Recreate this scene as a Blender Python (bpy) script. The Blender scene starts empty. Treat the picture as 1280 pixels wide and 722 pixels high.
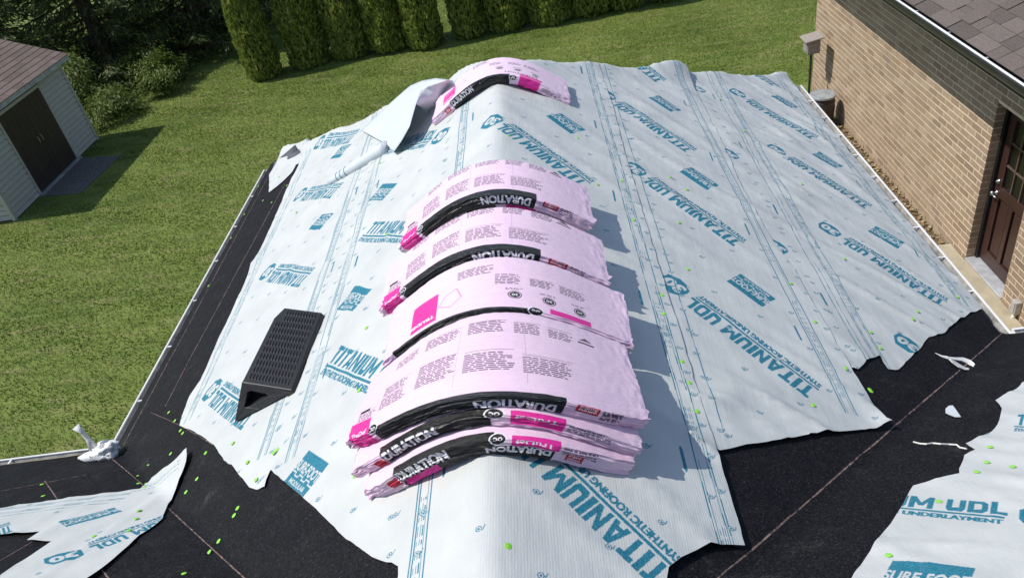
import bpy, bmesh, math, random
import numpy as np
from mathutils import Vector, Matrix, noise
from mathutils.geometry import tessellate_polygon
random.seed(7); RNG = np.random.default_rng(7)
SC = bpy.context.scene; COL = SC.collection

# ------------------------------------------------------------------ camera, world, sun, exposure
CZ = 5.9                                         # camera height above the lawn (m)
CAMR = np.array([[0.9865326, 0.1372102, 0.08903256], [-0.00775961, 0.58297387, -0.81245385], [-0.16338061, 0.80082135, 0.57618742]])
F = 962.434
cd = bpy.data.cameras.new('camera'); cam = bpy.data.objects.new('camera', cd); COL.objects.link(cam)
M4 = Matrix([list(CAMR[i]) + [0] for i in range(3)] + [[0, 0, 0, 1]]); M4.translation = (0, 0, CZ)
cam.matrix_world = M4; cd.sensor_width = 36; cd.lens = F * 36 / 1280; cd.clip_end = 2000; cd.clip_start = .05
SC.camera = cam
SUN = Vector((0.70, 0.03, -1.0)).normalized()
w = bpy.data.worlds.new('World'); SC.world = w; w.use_nodes = True
nt = w.node_tree; bg = nt.nodes['Background']
sky = nt.nodes.new('ShaderNodeTexSky'); sky.sky_type = 'NISHITA'; sky.sun_disc = False
sky.sun_elevation = math.radians(55); sky.sun_rotation = math.radians(-91); sky.air_density = 1.0; sky.dust_density = .6
nt.links.new(sky.outputs[0], bg.inputs[0]); bg.inputs[1].default_value = 0.128
sl = bpy.data.lights.new('sun', 'SUN'); sl.energy = 3.65; sl.angle = math.radians(.5); sl.color = (1, .955, .89)
so = bpy.data.objects.new('sun', sl); COL.objects.link(so); so.rotation_euler = SUN.to_track_quat('-Z', 'Y').to_euler(); so.location = (-20, 0, 30)
SC.view_settings.view_transform = 'Standard'; SC.view_settings.look = 'None'; SC.view_settings.gamma = 1
SC.view_settings.use_curve_mapping = False; SC.view_settings.exposure = 0.24

# ------------------------------------------------------------------ roof geometry
XR, ZR, PT = -0.353, CZ - 1.82, 0.5182           # ridge x, ridge height, pitch
CS = 1 / math.sqrt(1 + PT * PT)                   # cos of the slope
YH, KH = 5.2, 0.626                               # hip end of the ridge
XE_R, XE_L, YE_M = 2.312, -3.028, 3.33            # roof edges
ZE = CZ - 3.267                                   # gutter lip height
def z_main(y): return CZ - 3.207 + PT * (3.396 - y)
def z_wing(x, y): return min(ZR - PT * (math.sqrt((x - XR) ** 2 + .0009) - .03), ZR - KH * (y - YH))
def roof_z(x, y): return max(z_wing(x, y), z_main(y))
def hip_y(x): return YH + .827 * abs(x - XR)
NR = {'R': Vector((PT, 0, 1)).normalized(), 'L': Vector((-PT, 0, 1)).normalized(), 'M': Vector((0, PT, 1)).normalized(), 'G': Vector((0, 0, 1))}
P0 = {'R': Vector((XR, 0, ZR)), 'L': Vector((XR, 0, ZR)), 'M': Vector((0, 3.396, CZ - 3.207)), 'G': Vector((0, 0, 0))}
def ray(px, py):
    d = CAMR @ np.array([(px - 640) / F, -(py - 361) / F, -1.0]); return Vector(d)
def at(pl, px, py, h=0.0):                        # survey mark -> point on a plane (h above it)
    n = NR[pl]; d = ray(px, py); c = Vector((0, 0, CZ))
    return c + d * ((P0[pl] + n * h - c).dot(n) / d.dot(n))
def proj(v):
    d = CAMR.T @ np.array([v[0], v[1], v[2] - CZ]); return 640 + F * d[0] / -d[2], 361 - F * d[1] / -d[2], -d[2]

# ------------------------------------------------------------------ materials
MATS = {}
def mat(name, base=(.5, .5, .5), rough=.6, spec=.5, metal=0.0):
    m = bpy.data.materials.new(name); m.use_nodes = True
    b = m.node_tree.nodes['Principled BSDF']; b.inputs['Base Color'].default_value = (*base, 1)
    b.inputs['Roughness'].default_value = rough; b.inputs['Specular IOR Level'].default_value = spec; b.inputs['Metallic'].default_value = metal
    return m, m.node_tree, b
def nd(nt, t, **kw):
    n = nt.nodes.new(t)
    for k, v in kw.items():
        if k.startswith('i_'): n.inputs[k[2:].replace('_', ' ')].default_value = v
        else: setattr(n, k, v)
    return n
def ramp(nt, src, stops):
    r = nt.nodes.new('ShaderNodeValToRGB'); e = r.color_ramp.elements
    while len(e) < len(stops): e.new(.5)
    for q, (p, c) in zip(e, stops): q.position = p; q.color = (*c, 1) if len(c) == 3 else c
    nt.links.new(src, r.inputs[0]); return r
def coords(nt, scale=(1, 1, 1), rot=(0, 0, 0), kind='Object'):
    if kind == 'World':
        g = nt.nodes.new('ShaderNodeNewGeometry'); o = g.outputs['Position']
    else:
        t = nt.nodes.new('ShaderNodeTexCoord'); o = t.outputs[kind]
    m = nt.nodes.new('ShaderNodeMapping'); m.inputs['Scale'].default_value = scale; m.inputs['Rotation'].default_value = rot
    nt.links.new(o, m.inputs[0]); return m.outputs[0]
def noise_n(nt, vec, scale, detail=3, rough=.55):
    n = nt.nodes.new('ShaderNodeTexNoise'); n.inputs['Scale'].default_value = scale; n.inputs['Detail'].default_value = detail
    n.inputs['Roughness'].default_value = rough; nt.links.new(vec, n.inputs['Vector']); return n.outputs['Fac']
def bump(nt, b, h, strength=.3, dist=.01, prev=None):
    n = nt.nodes.new('ShaderNodeBump'); n.inputs['Strength'].default_value = strength; n.inputs['Distance'].default_value = dist
    nt.links.new(h, n.inputs['Height'])
    if prev: nt.links.new(prev.outputs[0], n.inputs['Normal'])
    nt.links.new(n.outputs[0], b.inputs['Normal']); return n
def mixc(nt, fac, a, c, mode='MIX'):
    n = nt.nodes.new('ShaderNodeMix'); n.data_type = 'RGBA'; n.blend_type = mode
    for s, v in ((0, fac), (6, a), (7, c)):
        if hasattr(v, 'is_linked') or hasattr(v, 'links'): nt.links.new(v, n.inputs[s])
        elif s == 0: n.inputs[0].default_value = v
        else: n.inputs[s].default_value = (*v, 1)
    return n.outputs[2]
def island_rand(nt):
    g = nt.nodes.new('ShaderNodeNewGeometry'); o = nt.nodes.new('ShaderNodeObjectInfo')
    a = nd(nt, 'ShaderNodeMath', operation='ADD'); nt.links.new(g.outputs['Random Per Island'], a.inputs[0]); nt.links.new(o.outputs['Random'], a.inputs[1])
    f = nd(nt, 'ShaderNodeMath', operation='FRACT'); nt.links.new(a.outputs[0], f.inputs[0]); return f.outputs[0]
def simple(name, base, rough=.6, spec=.5, metal=0, var=.25, scale=8, bs=.15, bd=.005):
    m, nt, b = mat(name, base, rough, spec, metal)
    v = coords(nt, kind='World'); n = noise_n(nt, v, scale, 5)
    r = ramp(nt, n, [(.3, tuple(c * (1 - var) for c in base)), (.7, tuple(min(1, c * (1 + var)) for c in base))])
    nt.links.new(r.outputs[0], b.inputs['Base Color'])
    n2 = noise_n(nt, v, scale * 6, 3); bump(nt, b, n2, bs, bd)
    return m
def tinted(name, stops, rough=.7, spec=.3, grain=60, gs=.4, gd=.003, gvar=.25):
    m, nt, b = mat(name, stops[0][1], rough, spec)
    r = ramp(nt, island_rand(nt), stops)
    v = coords(nt, kind='World'); n = noise_n(nt, v, grain, 4)
    g = ramp(nt, n, [(.3, (1 - gvar,) * 3), (.7, (1 + gvar,) * 3)])
    nt.links.new(mixc(nt, 1.0, r.outputs[0], g.outputs[0], 'MULTIPLY'), b.inputs['Base Color'])
    bump(nt, b, n, gs, gd); return m

# ------------------------------------------------------------------ objects
ORG = {}
def tag(o, label=None, cat=None, group=None, kind=None):
    if label: o['label'] = label
    if cat: o['category'] = cat
    if group: o['group'] = group
    if kind: o['kind'] = kind
    return o
def link(o, parent=None, origin=(0, 0, 0)):
    COL.objects.link(o); org = Vector(origin); ORG[o.name] = org
    if parent is not None: o.parent = parent; o.location = org - ORG[parent.name]
    else: o.location = org
    return o
def empty(name, origin=(0, 0, 0)):
    return link(bpy.data.objects.new(name, None), None, origin)
def mesh_obj(name, verts, faces, m=None, parent=None, origin=None, smooth=False):
    if origin is None:
        a = np.array(verts, dtype=float); origin = (a.min(0) + a.max(0)) / 2; origin[2] = a[:, 2].min()
    origin = Vector(origin)
    me = bpy.data.meshes.new(name); me.from_pydata([tuple(Vector(v) - origin) for v in verts], [], faces)
    if m: me.materials.append(m)
    if smooth: me.polygons.foreach_set('use_smooth', [True] * len(me.polygons))
    me.update()
    return link(bpy.data.objects.new(name, me), parent, origin)
def inst(name, me, parent, origin, rot=None):
    o = bpy.data.objects.new(name, me); link(o, parent, origin)
    if rot is not None: o.rotation_euler = rot
    return o
def fast_mesh(name, V, Fq, m=None, parent=None, origin=(0, 0, 0), smooth=False):
    V = np.asarray(V, np.float32) - np.asarray(origin, np.float32); Fq = np.asarray(Fq, np.int32)
    me = bpy.data.meshes.new(name or 'foliage'); k = Fq.shape[1]
    me.vertices.add(len(V)); me.vertices.foreach_set('co', V.ravel())
    me.loops.add(Fq.size); me.loops.foreach_set('vertex_index', Fq.ravel())
    me.polygons.add(len(Fq)); me.polygons.foreach_set('loop_start', np.arange(0, Fq.size, k, dtype=np.int32))
    me.update(calc_edges=True); me.validate()
    if smooth: me.polygons.foreach_set('use_smooth', [True] * len(me.polygons))
    if m: me.materials.append(m)
    if name is None: return me
    return link(bpy.data.objects.new(name, me), parent, origin)
class MB:
    def __init__(s): s.v = []; s.f = []
    def quad(s, a, b, c, d):
        n = len(s.v); s.v += [tuple(a), tuple(b), tuple(c), tuple(d)]; s.f.append((n, n + 1, n + 2, n + 3)); return s
    def hexa(s, p):                                # 8 corners: bottom 4, top 4
        n = len(s.v); s.v += [tuple(q) for q in p]
        s.f += [tuple(n + i for i in q) for q in ((3, 2, 1, 0), (4, 5, 6, 7), (0, 1, 5, 4), (1, 2, 6, 5), (2, 3, 7, 6), (3, 0, 4, 7))]; return s
    def box(s, a, b):
        (x0, y0, z0), (x1, y1, z1) = a, b
        return s.hexa([(x0, y0, z0), (x1, y0, z0), (x1, y1, z0), (x0, y1, z0), (x0, y0, z1), (x1, y0, z1), (x1, y1, z1), (x0, y1, z1)])
    def prism(s, prof, a, b, fn):                  # profile (u,v) swept from a to b through fn(u,v,t)
        n = len(s.v); k = len(prof)
        for t in (a, b): s.v += [tuple(fn(u, v, t)) for u, v in prof]
        s.f += [(n + i, n + (i + 1) % k, n + k + (i + 1) % k, n + k + i) for i in range(k)]
        s.f += [tuple(n + k - 1 - i for i in range(k)), tuple(n + k + i for i in range(k))]; return s
    def tube(s, pts, r, k=8, cap=True):
        pts = [Vector(p) for p in pts]; rr = r if isinstance(r, (list, tuple)) else [r] * len(pts); n0 = len(s.v)
        for i, p in enumerate(pts):
            t = (pts[min(i + 1, len(pts) - 1)] - pts[max(i - 1, 0)]).normalized()
            a = t.orthogonal().normalized() if i == 0 else (a - t * a.dot(t)).normalized()
            b = t.cross(a)
            s.v += [tuple(p + (a * math.cos(2 * math.pi * j / k) + b * math.sin(2 * math.pi * j / k)) * rr[i]) for j in range(k)]
        for i in range(len(pts) - 1):
            for j in range(k):
                s.f.append((n0 + i * k + j, n0 + i * k + (j + 1) % k, n0 + (i + 1) * k + (j + 1) % k, n0 + (i + 1) * k + j))
        if cap: s.f += [tuple(n0 + k - 1 - j for j in range(k)), tuple(n0 + (len(pts) - 1) * k + j for j in range(k))]
        return s
    def make(s, name, m, parent=None, origin=None, smooth=False): return mesh_obj(name, s.v, s.f, m, parent, origin, smooth)
def bevel(o, wd=.004, seg=2):
    b = o.modifiers.new('bevel', 'BEVEL'); b.width = wd; b.segments = seg; b.limit_method = 'ANGLE'; return o

# ------------------------------------------------------------------ printing: a small rasteriser for flat print
GLY = {}
def glyphs(txt, bold=.03):
    if (txt, bold) in GLY: return GLY[(txt, bold)]
    cu = bpy.data.curves.new('t', 'FONT'); cu.body = txt; cu.offset = bold; cu.resolution_u = 3
    o = bpy.data.objects.new('t', cu); COL.objects.link(o); bpy.context.view_layer.update()
    ev = o.evaluated_get(bpy.context.evaluated_depsgraph_get()); me = ev.to_mesh(); me.calc_loop_triangles()
    V = np.array([v.co[:2] for v in me.vertices]); T = np.array([t.vertices for t in me.loop_triangles]); ev.to_mesh_clear()
    bpy.data.objects.remove(o); bpy.data.curves.remove(cu)
    V = (V - V.min(0)) / (V.max(0) - V.min(0)); GLY[(txt, bold)] = V[T]; return GLY[(txt, bold)]
class Canvas:
    def __init__(s, w, h, x0, y0, px, bgc):        # px = metres per pixel; origin lower left at (x0,y0)
        s.a = np.zeros((h, w, 3), np.float32); s.a[:] = bgc; s.x0, s.y0, s.px, s.w, s.h = x0, y0, px, w, h; s.mask = None; s.id = None
    def tris(s, T, c):
        T = (np.asarray(T, float) - (s.x0, s.y0)) / s.px; c = np.asarray(c, np.float32); ch = ~np.isnan(c)
        for t in T:
            lo = np.maximum(np.floor(t.min(0)).astype(int), 0); hi = np.minimum(np.ceil(t.max(0)).astype(int) + 1, (s.w, s.h))
            if (hi <= lo).any(): continue
            X, Y = np.meshgrid(np.arange(lo[0], hi[0]) + .5, np.arange(lo[1], hi[1]) + .5)
            (ax, ay), (bx, by), (cx, cy) = t
            d = (bx - ax) * (cy - ay) - (cx - ax) * (by - ay)
            if abs(d) < 1e-9: continue
            u = ((X - ax) * (cy - ay) - (cx - ax) * (Y - ay)) / d; v = ((bx - ax) * (Y - ay) - (X - ax) * (by - ay)) / d
            m = (u >= -1e-6) & (v >= -1e-6) & (u + v <= 1 + 1e-6)
            if s.mask is not None and s.id is not None: m &= s.mask[lo[1]:hi[1], lo[0]:hi[0]] == s.id
            R = s.a[lo[1]:hi[1], lo[0]:hi[0]]
            for k in range(3):
                if ch[k]: R[..., k][m] = c[k]
    def poly(s, P, c): s.tris([[P[i][:2] for i in t] for t in tessellate_polygon([[Vector((p[0], p[1], 0)) for p in P]])], c)
    def rect(s, x0, y0, x1, y1, c): s.tris([[(x0, y0), (x1, y0), (x1, y1)], [(x0, y0), (x1, y1), (x0, y1)]], c)
    def line(s, a, b, wd, c):
        a, b = np.array(a, float), np.array(b, float); d = b - a; n = np.array([-d[1], d[0]]) / (np.hypot(*d) + 1e-9) * wd / 2
        s.tris([[a - n, b - n, b + n], [a - n, b + n, a + n]], c)
    def text(s, txt, o, d, u, c, bold=.03, smear=0):        # box: origin, full width vector, full height vector
        G = glyphs(txt, bold); o, d, u = map(np.array, (o, d, u)); 
        for k in ((-smear, 0, smear) if smear else (0,)): s.tris(o + (G[..., :1] + k) * d + G[..., 1:] * u, c)
    def disc(s, o, r, c, k=14):
        s.poly([(o[0] + r * math.cos(2 * math.pi * i / k), o[1] + r * math.sin(2 * math.pi * i / k)) for i in range(k)], c)
    def fine(s, x0, y0, x1, y1, c, pitch=.009, flip=False):   # lines too small to read
        y = y0
        while y < y1:
            x = x0; end = x1 - random.random() * (x1 - x0) * .25
            while x < end:
                l = random.uniform(.008, .03); s.rect(x, y, min(x + l, end), y + pitch * .5, c); x += l + .004
            y += pitch
    def image(s, name):
        im = bpy.data.images.new(name, s.w, s.h); a = np.ones((s.h, s.w, 4), np.float32); a[..., :3] = s.a
        im.pixels.foreach_set(a.ravel()); im.update(); im.pack(); return im
nan = float('nan'); INK = (1, nan, nan); NOINK = (0, nan, nan); THREAD = (nan, 1, nan)
RX0, RX1, RY0, RY1 = -4.3, 3.5, .6, 8.0; RPX = .0024
roofC = Canvas(int((RX1 - RX0) / RPX), int((RY1 - RY0) / RPX), RX0, RY0, RPX, (0, 0, 0))

# ------------------------------------------------------------------ sheets: outlines in plan (x, y)
def O(pl, *pts): return [tuple(at(pl, *p)[:2]) for p in pts]
def hipline(x0, x1, n=12, over=.13):
    return [(x0 + (x1 - x0) * i / n, hip_y(x0 + (x1 - x0) * i / n) + over + .035 * math.sin(i * 2.3) + random.uniform(-.05, .06)) for i in range(n + 1)]
cap_R = O('R', (753, 97), (767, 140), (781, 196), (812, 300), (835, 375), (853, 430), (880, 524), (894, 564), (912, 625), (931, 691.3), (910, 691), (889, 692.4), (870, 700), (852.8, 708), (837, 720))
SH = {}
SH['cap'] = [(.36, hip_y(.36) + .15)] + cap_R[1:] + [(.1, 1.22), (-.2, 1.2), (-.64, 1.2)] + [(-.655, 1.4), (-.66, 1.7), (-.665, 2.6), (-.67, 3.6), (-.67, 4.6), (-.66, hip_y(-.66) + .1), (-.3, hip_y(-.3) + .14)]
SH['right_mid'] = [(.2, 1.95)] + O('R', (900, 572), (946, 563.6), (1030, 549.7), (1075, 544), (1113, 540), (1106, 536), (1091.5, 515.8), (1079.5, 494), (1066, 473), (1041, 430), (1013, 381), (993, 343), (973, 317), (955, 290), (930, 245), (904, 186), (883, 145)) + [(1.135, 6.2), (1.14, hip_y(1.14) + .16)] + hipline(1.0, .2, 6)
SH['right_eave'] = [(.9, 2.9), (1.0, 2.6)] + O('R', (1072, 468), (1082, 458), (1099.4, 449.5), (1103, 458), (1109.4, 467), (1119, 468), (1122.4, 467), (1137, 452), (1150, 439.6), (1160, 426), (1180, 421), (1195, 407), (1215, 394.7), (1226, 391)) + [(2.335, 3.66), (2.318, 4.0), (2.308, 4.6), (2.318, 5.3), (2.306, 6.2), (2.312, 7.0), (2.27, hip_y(2.27) + .04), (2.20, hip_y(2.20) + .16), (2.08, hip_y(2.08) + .07)] + hipline(1.95, .95, 9)
SH['left_mid'] = [(-.55, 1.2)] + [(-.66, 1.40)] + O('L', (502.8, 717), (485, 711), (469, 704.7), (450, 692), (426.5, 672), (416, 661), (406, 652), (399, 643), (390.6, 636.3), (375, 622), (359, 609), (343.5, 596)) + [(-1.40, 2.5), (-1.39, 3.1), (-1.41, 3.8), (-1.40, 4.6), (-1.42, 5.4), (-1.42, hip_y(-1.42) + .12)] + hipline(-1.35, -.55, 6)
SH['left_eave'] = [(-1.28, 2.3)] + O('L', (341.6, 595), (337, 607), (334.7, 616), (323.6, 617.3), (315, 614.5), (303, 600), (293, 586.8), (283.4, 581), (271, 562), (257, 551), (242, 542), (226.6, 535.6), (232, 518), (239, 499.6), (253, 478), (271, 440), (294, 388), (317, 337), (345, 275), (366, 226), (375.6, 208.2), (371, 209.5), (366.5, 218), (354.8, 229.8), (347, 237), (337.4, 244), (338.5, 223)) + [(-2.80, hip_y(-2.80) - .08), (-2.72, hip_y(-2.72) + .1)] + hipline(-2.6, -1.28, 9)
SH['main_left'] = O('M', (-30, 642), (0, 638), (90, 625), (140, 619), (177, 614)) + O('L', (193, 603), (215, 589), (240, 571), (238, 585), (230, 606), (224, 620), (216, 638)) + O('M', (206, 651), (192, 662), (177, 672), (150, 696), (121, 722)) + O('M', (95, 742), (-10, 745), (5, 722), (67, 679), (37, 678), (53, 667), (20, 670), (-30, 673))
SH['main_right'] = O('M', (1330, 462), (1280, 481.7), (1264.6, 493.4), (1242.8, 505), (1251, 515), (1249, 524), (1246, 533.7), (1237.7, 543.7), (1222, 551), (1205.9, 558.8), (1217.6, 567), (1204, 574), (1200, 586), (1197.5, 597.4), (1168, 604), (1140.5, 610.8), (1132, 626), (1123.7, 641), (1112, 660), (1097, 678), (1082, 700), (1066.7, 721), (1052, 745), (1300, 800), (1500, 740), (1480, 560))
ORDER = ['left_eave', 'right_eave', 'left_mid', 'right_mid', 'cap', 'main_left', 'main_right']
LAYER = {'left_eave': .012, 'right_eave': .012, 'left_mid': .019, 'right_mid': .019, 'cap': .026, 'main_left': .02, 'main_right': .02}
idC = Canvas(roofC.w, roofC.h, RX0, RY0, RPX, (0, 0, 0))
for i, k in enumerate(ORDER): idC.poly(SH[k], (i + 1, nan, nan))
roofC.mask = idC.a[..., 0].copy(); del idC
def use(k): roofC.id = ORDER.index(k) + 1 if k else None

# print placement: the print runs at 45 degrees to the roll; up(s,y) per slope
def frame(pl, px, py, turn, anchor, L, H):
    p = at(pl, px, py); o = np.array([p.x, p.y]); r = math.sqrt(.5)
    d = {'R': (-r, r), 'Lup': (-r, -r), 'Ldn': (r, r)}[turn]; u = {'R': (-r, -r), 'Lup': (-r, r), 'Ldn': (r, -r)}[turn]
    sg = CS if pl == 'R' else -CS
    if pl == 'M': f = lambda q: np.array(q)
    else: f = lambda q: np.array([q[0] * sg, q[1]])
    d, u = f(d) * L, f(u) * H
    if anchor == 'BR': o = o - d
    if anchor == 'TL': o = o - u
    if anchor == 'TR': o = o - u - d
    return o, d, u
def frame_px(pl, a, b, c, kx=1.0):
    o, r, t = [np.array(at(pl, *q)[:2]) for q in (a, b, c)]; return o, (r - o) * kx, t - o
def B(fr, x, y): return fr[0] + fr[1] * x + fr[2] * y
def boxp(fr, x0, y0, x1, y1, c): roofC.tris([[B(fr, x0, y0), B(fr, x1, y0), B(fr, x1, y1)], [B(fr, x0, y0), B(fr, x1, y1), B(fr, x0, y1)]], c)
RC = lambda a, b, c, d: [(a, b), (c, b), (c, d), (a, d)]
BLOCK = {'T': (.84, [RC(0, .77, 1, 1), RC(.32, 0, .68, .77)]), 'I': (.36, [RC(0, 0, 1, 1)]),
         'A': (.98, [[(0, 0), (.30, 0), (.53, .80), (.5, 1), (.32, 1)], [(1, 0), (.68, 1), (.5, 1), (.47, .80), (.70, 0)], [(.24, .16), (.76, .16), (.70, .37), (.30, .37)]]),
         'N': (.88, [RC(0, 0, .30, 1), RC(.70, 0, 1, 1), [(.28, 1), (.0, 1), (.72, 0), (1, 0)]]), 'U': (.84, [RC(0, .2, .32, 1), RC(.68, .2, 1, 1), [(0, .2), (.14, 0), (.86, 0), (1, .2), (1, .27), (0, .27)]]),
         'M': (1.12, [RC(0, 0, .25, 1), RC(.75, 0, 1, 1), [(.23, 1), (.0, 1), (.40, .22), (.5, .22), (.56, .34)], [(.77, 1), (.44, .34), (.5, .22), (.60, .22), (1, 1)]]),
         'D': (.86, [RC(0, 0, .31, 1), [(.31, 1), (.74, 1), (1, .78), (1, .22), (.74, 0), (.31, 0), (.31, .22), (.60, .22), (.69, .32), (.69, .68), (.60, .78), (.31, .78)]]), 'L': (.72, [RC(0, 0, .40, 1), RC(.40, 0, 1, .23)])}
def block_text(fr, txt, y0, y1):
    tot = sum(.45 if c == ' ' else BLOCK[c][0] + .10 for c in txt) - .10; x = 0
    for c in txt:
        if c == ' ': x += .45; continue
        wd, ps = BLOCK[c]
        for P in ps: roofC.poly([B(fr, (x + u * wd) / tot, y0 + v * (y1 - y0)) for u, v in P], INK)
        x += wd + .10
def title(fr):
    block_text(fr, 'TITANIUM UDL', .40, 1.0)
    boxp(fr, -.01, .265, .99, .345, INK)
    roofC.text('SYNTHETIC ROOFING UNDERLAYMENT', B(fr, 0, 0), fr[1] * .985, fr[2] * .21, INK, .04, .0016)
def shield(fr):
    P = [(0, .30), (.16, .05), (.62, 0), (.98, .16), (1, .62), (.80, .98), (.30, 1.0), (0, .74)]
    roofC.poly([B(fr, *p) for p in P], INK)
    roofC.text('30', B(fr, .12, .22), fr[1] * .76, fr[2] * .56, NOINK, .05)
    roofC.tris([[B(fr, .05, .12), B(fr, .3, .06), B(fr, .12, .2)]], NOINK)
def surefoot(fr):
    boxp(fr, 0, 0, 1, 1, INK)
    roofC.text('SURE-FOOT', B(fr, -.02, .42), fr[1] * 1.04, fr[2] * .30, NOINK, .03)
    y = .34
    for i in range(6):
        boxp(fr, i / 6, .27 if i % 2 else .35, (i + 1) / 6, .31 if i % 2 else .39, NOINK)
        boxp(fr, i / 6 - .012, .27, i / 6 + .012, .39, NOINK)
    roofC.text('MODULAR', B(fr, .14, .06), fr[1] * .72, fr[2] * .14, NOINK, .02)
LT, HT = .672, .166
def title_set(sheet, pl, px, py, turn, anchor='BL', sh=True):
    use(sheet); fr = frame(pl, px, py, turn, anchor, LT, HT); title(fr)
    if sh:
        e = fr[1] / LT; title_o = fr[0] + e * (LT + .03) + fr[2] * .03; shield((title_o, e * .145, fr[2] * .95))
for a in [('right_mid', 'R', 1027, 488.8, 'R'), ('right_mid', 'R', 934, 307, 'R'), ('right_mid', 'R', 872.3, 193, 'R'), ('right_mid', 'R', 834, 107.4, 'R'),
          ('right_eave', 'R', 1090.4, 260.6, 'R'), ('right_eave', 'R', 1184.6, 378.9, 'R'), ('right_eave', 'R', 1023, 177, 'R'), ('right_eave', 'R', 974.5, 112.4, 'R'),
          ('cap', 'R', 745, 236, 'R'), ('cap', 'R', 855, 711, 'R'), ('left_mid', 'L', 402.4, 474.5, 'Lup'), ('left_mid', 'L', 449.3, 308.5, 'Lup'), ('left_mid', 'L', 477, 200, 'Lup'),
          ('left_eave', 'L', 396.6, 338.9, 'Ldn'), ('left_eave', 'L', 431.7, 232.5, 'Ldn'), ('left_eave', 'L', 331.9, 509, 'Ldn'), ('left_eave', 'L', 452, 166, 'Ldn')]: title_set(*a)
use('right_eave')
for a in ((927.4, 201.6), (885.6, 119.9), (989, 318)): shield(frame('R', *a, 'R', 'BL', .13, .14))
use('right_eave'); shield(frame('R', 1155, 441, 'R', 'BL', .145, .15))
for sheet, pl, px, py, t in [('right_mid', 'R', 969.5, 380.7, 'R'), ('right_mid', 'R', 898.8, 239, 'R'), ('right_mid', 'R', 852.3, 144, 'R'), ('cap', 'R', 733.8, 172.3, 'R'),
          ('right_eave', 'R', 1053.8, 212.4, 'R'), ('right_eave', 'R', 1130.6, 310.7, 'R'), ('right_eave', 'R', 997.7, 138.7, 'R'),
          ('left_mid', 'L', 423.7, 394.2, 'Lup'), ('left_mid', 'L', 359.2, 609.4, 'Lup'), ('left_mid', 'L', 461.8, 257.9, 'Lup'), ('left_eave', 'L', 419.2, 271.4, 'Ldn'), ('left_eave', 'L', 441, 184.2, 'Ldn')]:
    use(sheet); surefoot(frame(pl, px, py, t, 'BL', .215, .155))
# the pieces on the main roof
use('main_right'); fr = frame_px('M', (1127, 647.7), (1256.2, 661.5), (1135.5, 623.5)); fr = (fr[0] - fr[1] * 1.30, fr[1] * 2.30, fr[2]); title(fr)
e = fr[1] / np.linalg.norm(fr[1]); shield((fr[0] + fr[1] * 1.045, e * .15, fr[2] * .95)); surefoot(frame_px('M', (1091, 747), (1200, 760), (1115, 705)))
title(frame_px('M', (1266, 543), (1420, 560), (1271, 524)))
use('main_left'); fr = frame_px('M', (199.6, 649.7), (108.8, 683.4), (214, 657)); title((fr[0] - fr[1] * .75, fr[1] * 1.75, fr[2]))
shield(frame_px('M', (104, 688), (56, 700), (110, 699))); surefoot(frame_px('M', (145, 637), (76, 656), (156, 642))); title(frame_px('M', (15, 655), (-70, 684), (19, 668)))
# edge strips and fastener marks
def plan_s(pl, s, y): return (XR + (s if pl == 'R' else -s) * CS, y)
def strip(sheet, pl, s0, y0, s1, y1, offs=(0, .011, .045, .056), pills=True, text=True):
    use(sheet)
    for k, o in enumerate(offs):
        y = y0
        while y < y1:
            l = 3.0 if k in (0, 3) else random.uniform(.5, .9); ye = min(y + l, y1); f = lambda q: s0 + (s1 - s0) * (q - y0) / (y1 - y0)
            roofC.line(plan_s(pl, f(y) + o, y), plan_s(pl, f(ye) + o, ye), .0042 if k in (0, 3) else .003, INK); y = ye + (0 if k in (0, 3) else random.uniform(.1, .4))
    y = y0 + .1
    while y < y1 and text:
        f = s0 + (s1 - s0) * (y - y0) / (y1 - y0); a = np.array(plan_s(pl, f + .018, y)); b = np.array(plan_s(pl, f + .038, y + .006)); n = random.uniform(.015, .05)
        for q in (.018, .028, .037):
            roofC.line(plan_s(pl, f + q, y), plan_s(pl, f + q, y + n * random.uniform(.5, 1)), .0025, INK)
        y += n + (.008 if random.random() < .93 else .35)
    if pills:
        y = y0 + .45
        while y < y1:
            f = s0 + (s1 - s0) * (y - y0) / (y1 - y0) - .055; a, b = plan_s(pl, f, y), plan_s(pl, f + .012, y + .12)
            roofC.poly([(a[0], a[1] + .01), ((a[0] + b[0]) / 2, a[1]), (b[0], a[1] + .01), (b[0], b[1] - .01), ((a[0] + b[0]) / 2, b[1]), (a[0], b[1] - .01)], INK)
            y += .93
def mark(x, y, r=.0105):
    roofC.disc((x, y), r, INK, 10); roofC.disc((x, y), r * .72, NOINK, 10); roofC.disc((x, y), r * .4, INK, 8); roofC.line((x + r, y - r * .6), (x + r * 1.9, y + r), .003, INK)
strip('cap', 'R', .752, 1.3, .69, 5.8); strip('right_mid', 'R', 1.545, 2.3, 1.545, 6.4); strip('right_eave', 'R', 1.90, 2.6, 2.0, 6.8, pills=False); strip('right_eave', 'R', 1.83, 2.7, 1.90, 6.6, offs=(0, .03), text=False)
strip('right_mid', 'R', .90, 2.0, .86, 5.8, offs=(0,), pills=False, text=False); strip('right_eave', 'R', 2.86, 3.6, 2.80, 7.2, pills=True)
strip('cap', 'L', .235, 1.2, .235, 4.9); strip('left_mid', 'L', 1.04, 2.2, 1.05, 6.0); strip('left_eave', 'L', 1.27, 2.35, 1.27, 6.3, pills=True); strip('left_eave', 'L', 2.16, 3.1, 2.2, 6.6, pills=False)
use('main_right')
for o in (0, .012, .05, .062): roofC.line((1.9, at('M', 1239, 544).y - o), (3.4, at('M', 1239, 544).y - o), .004, INK); roofC.line((1.6, at('M', 1209, 560).y - o), (3.4, at('M', 1209, 560).y - o), .004, INK)
use('main_left')
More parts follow.
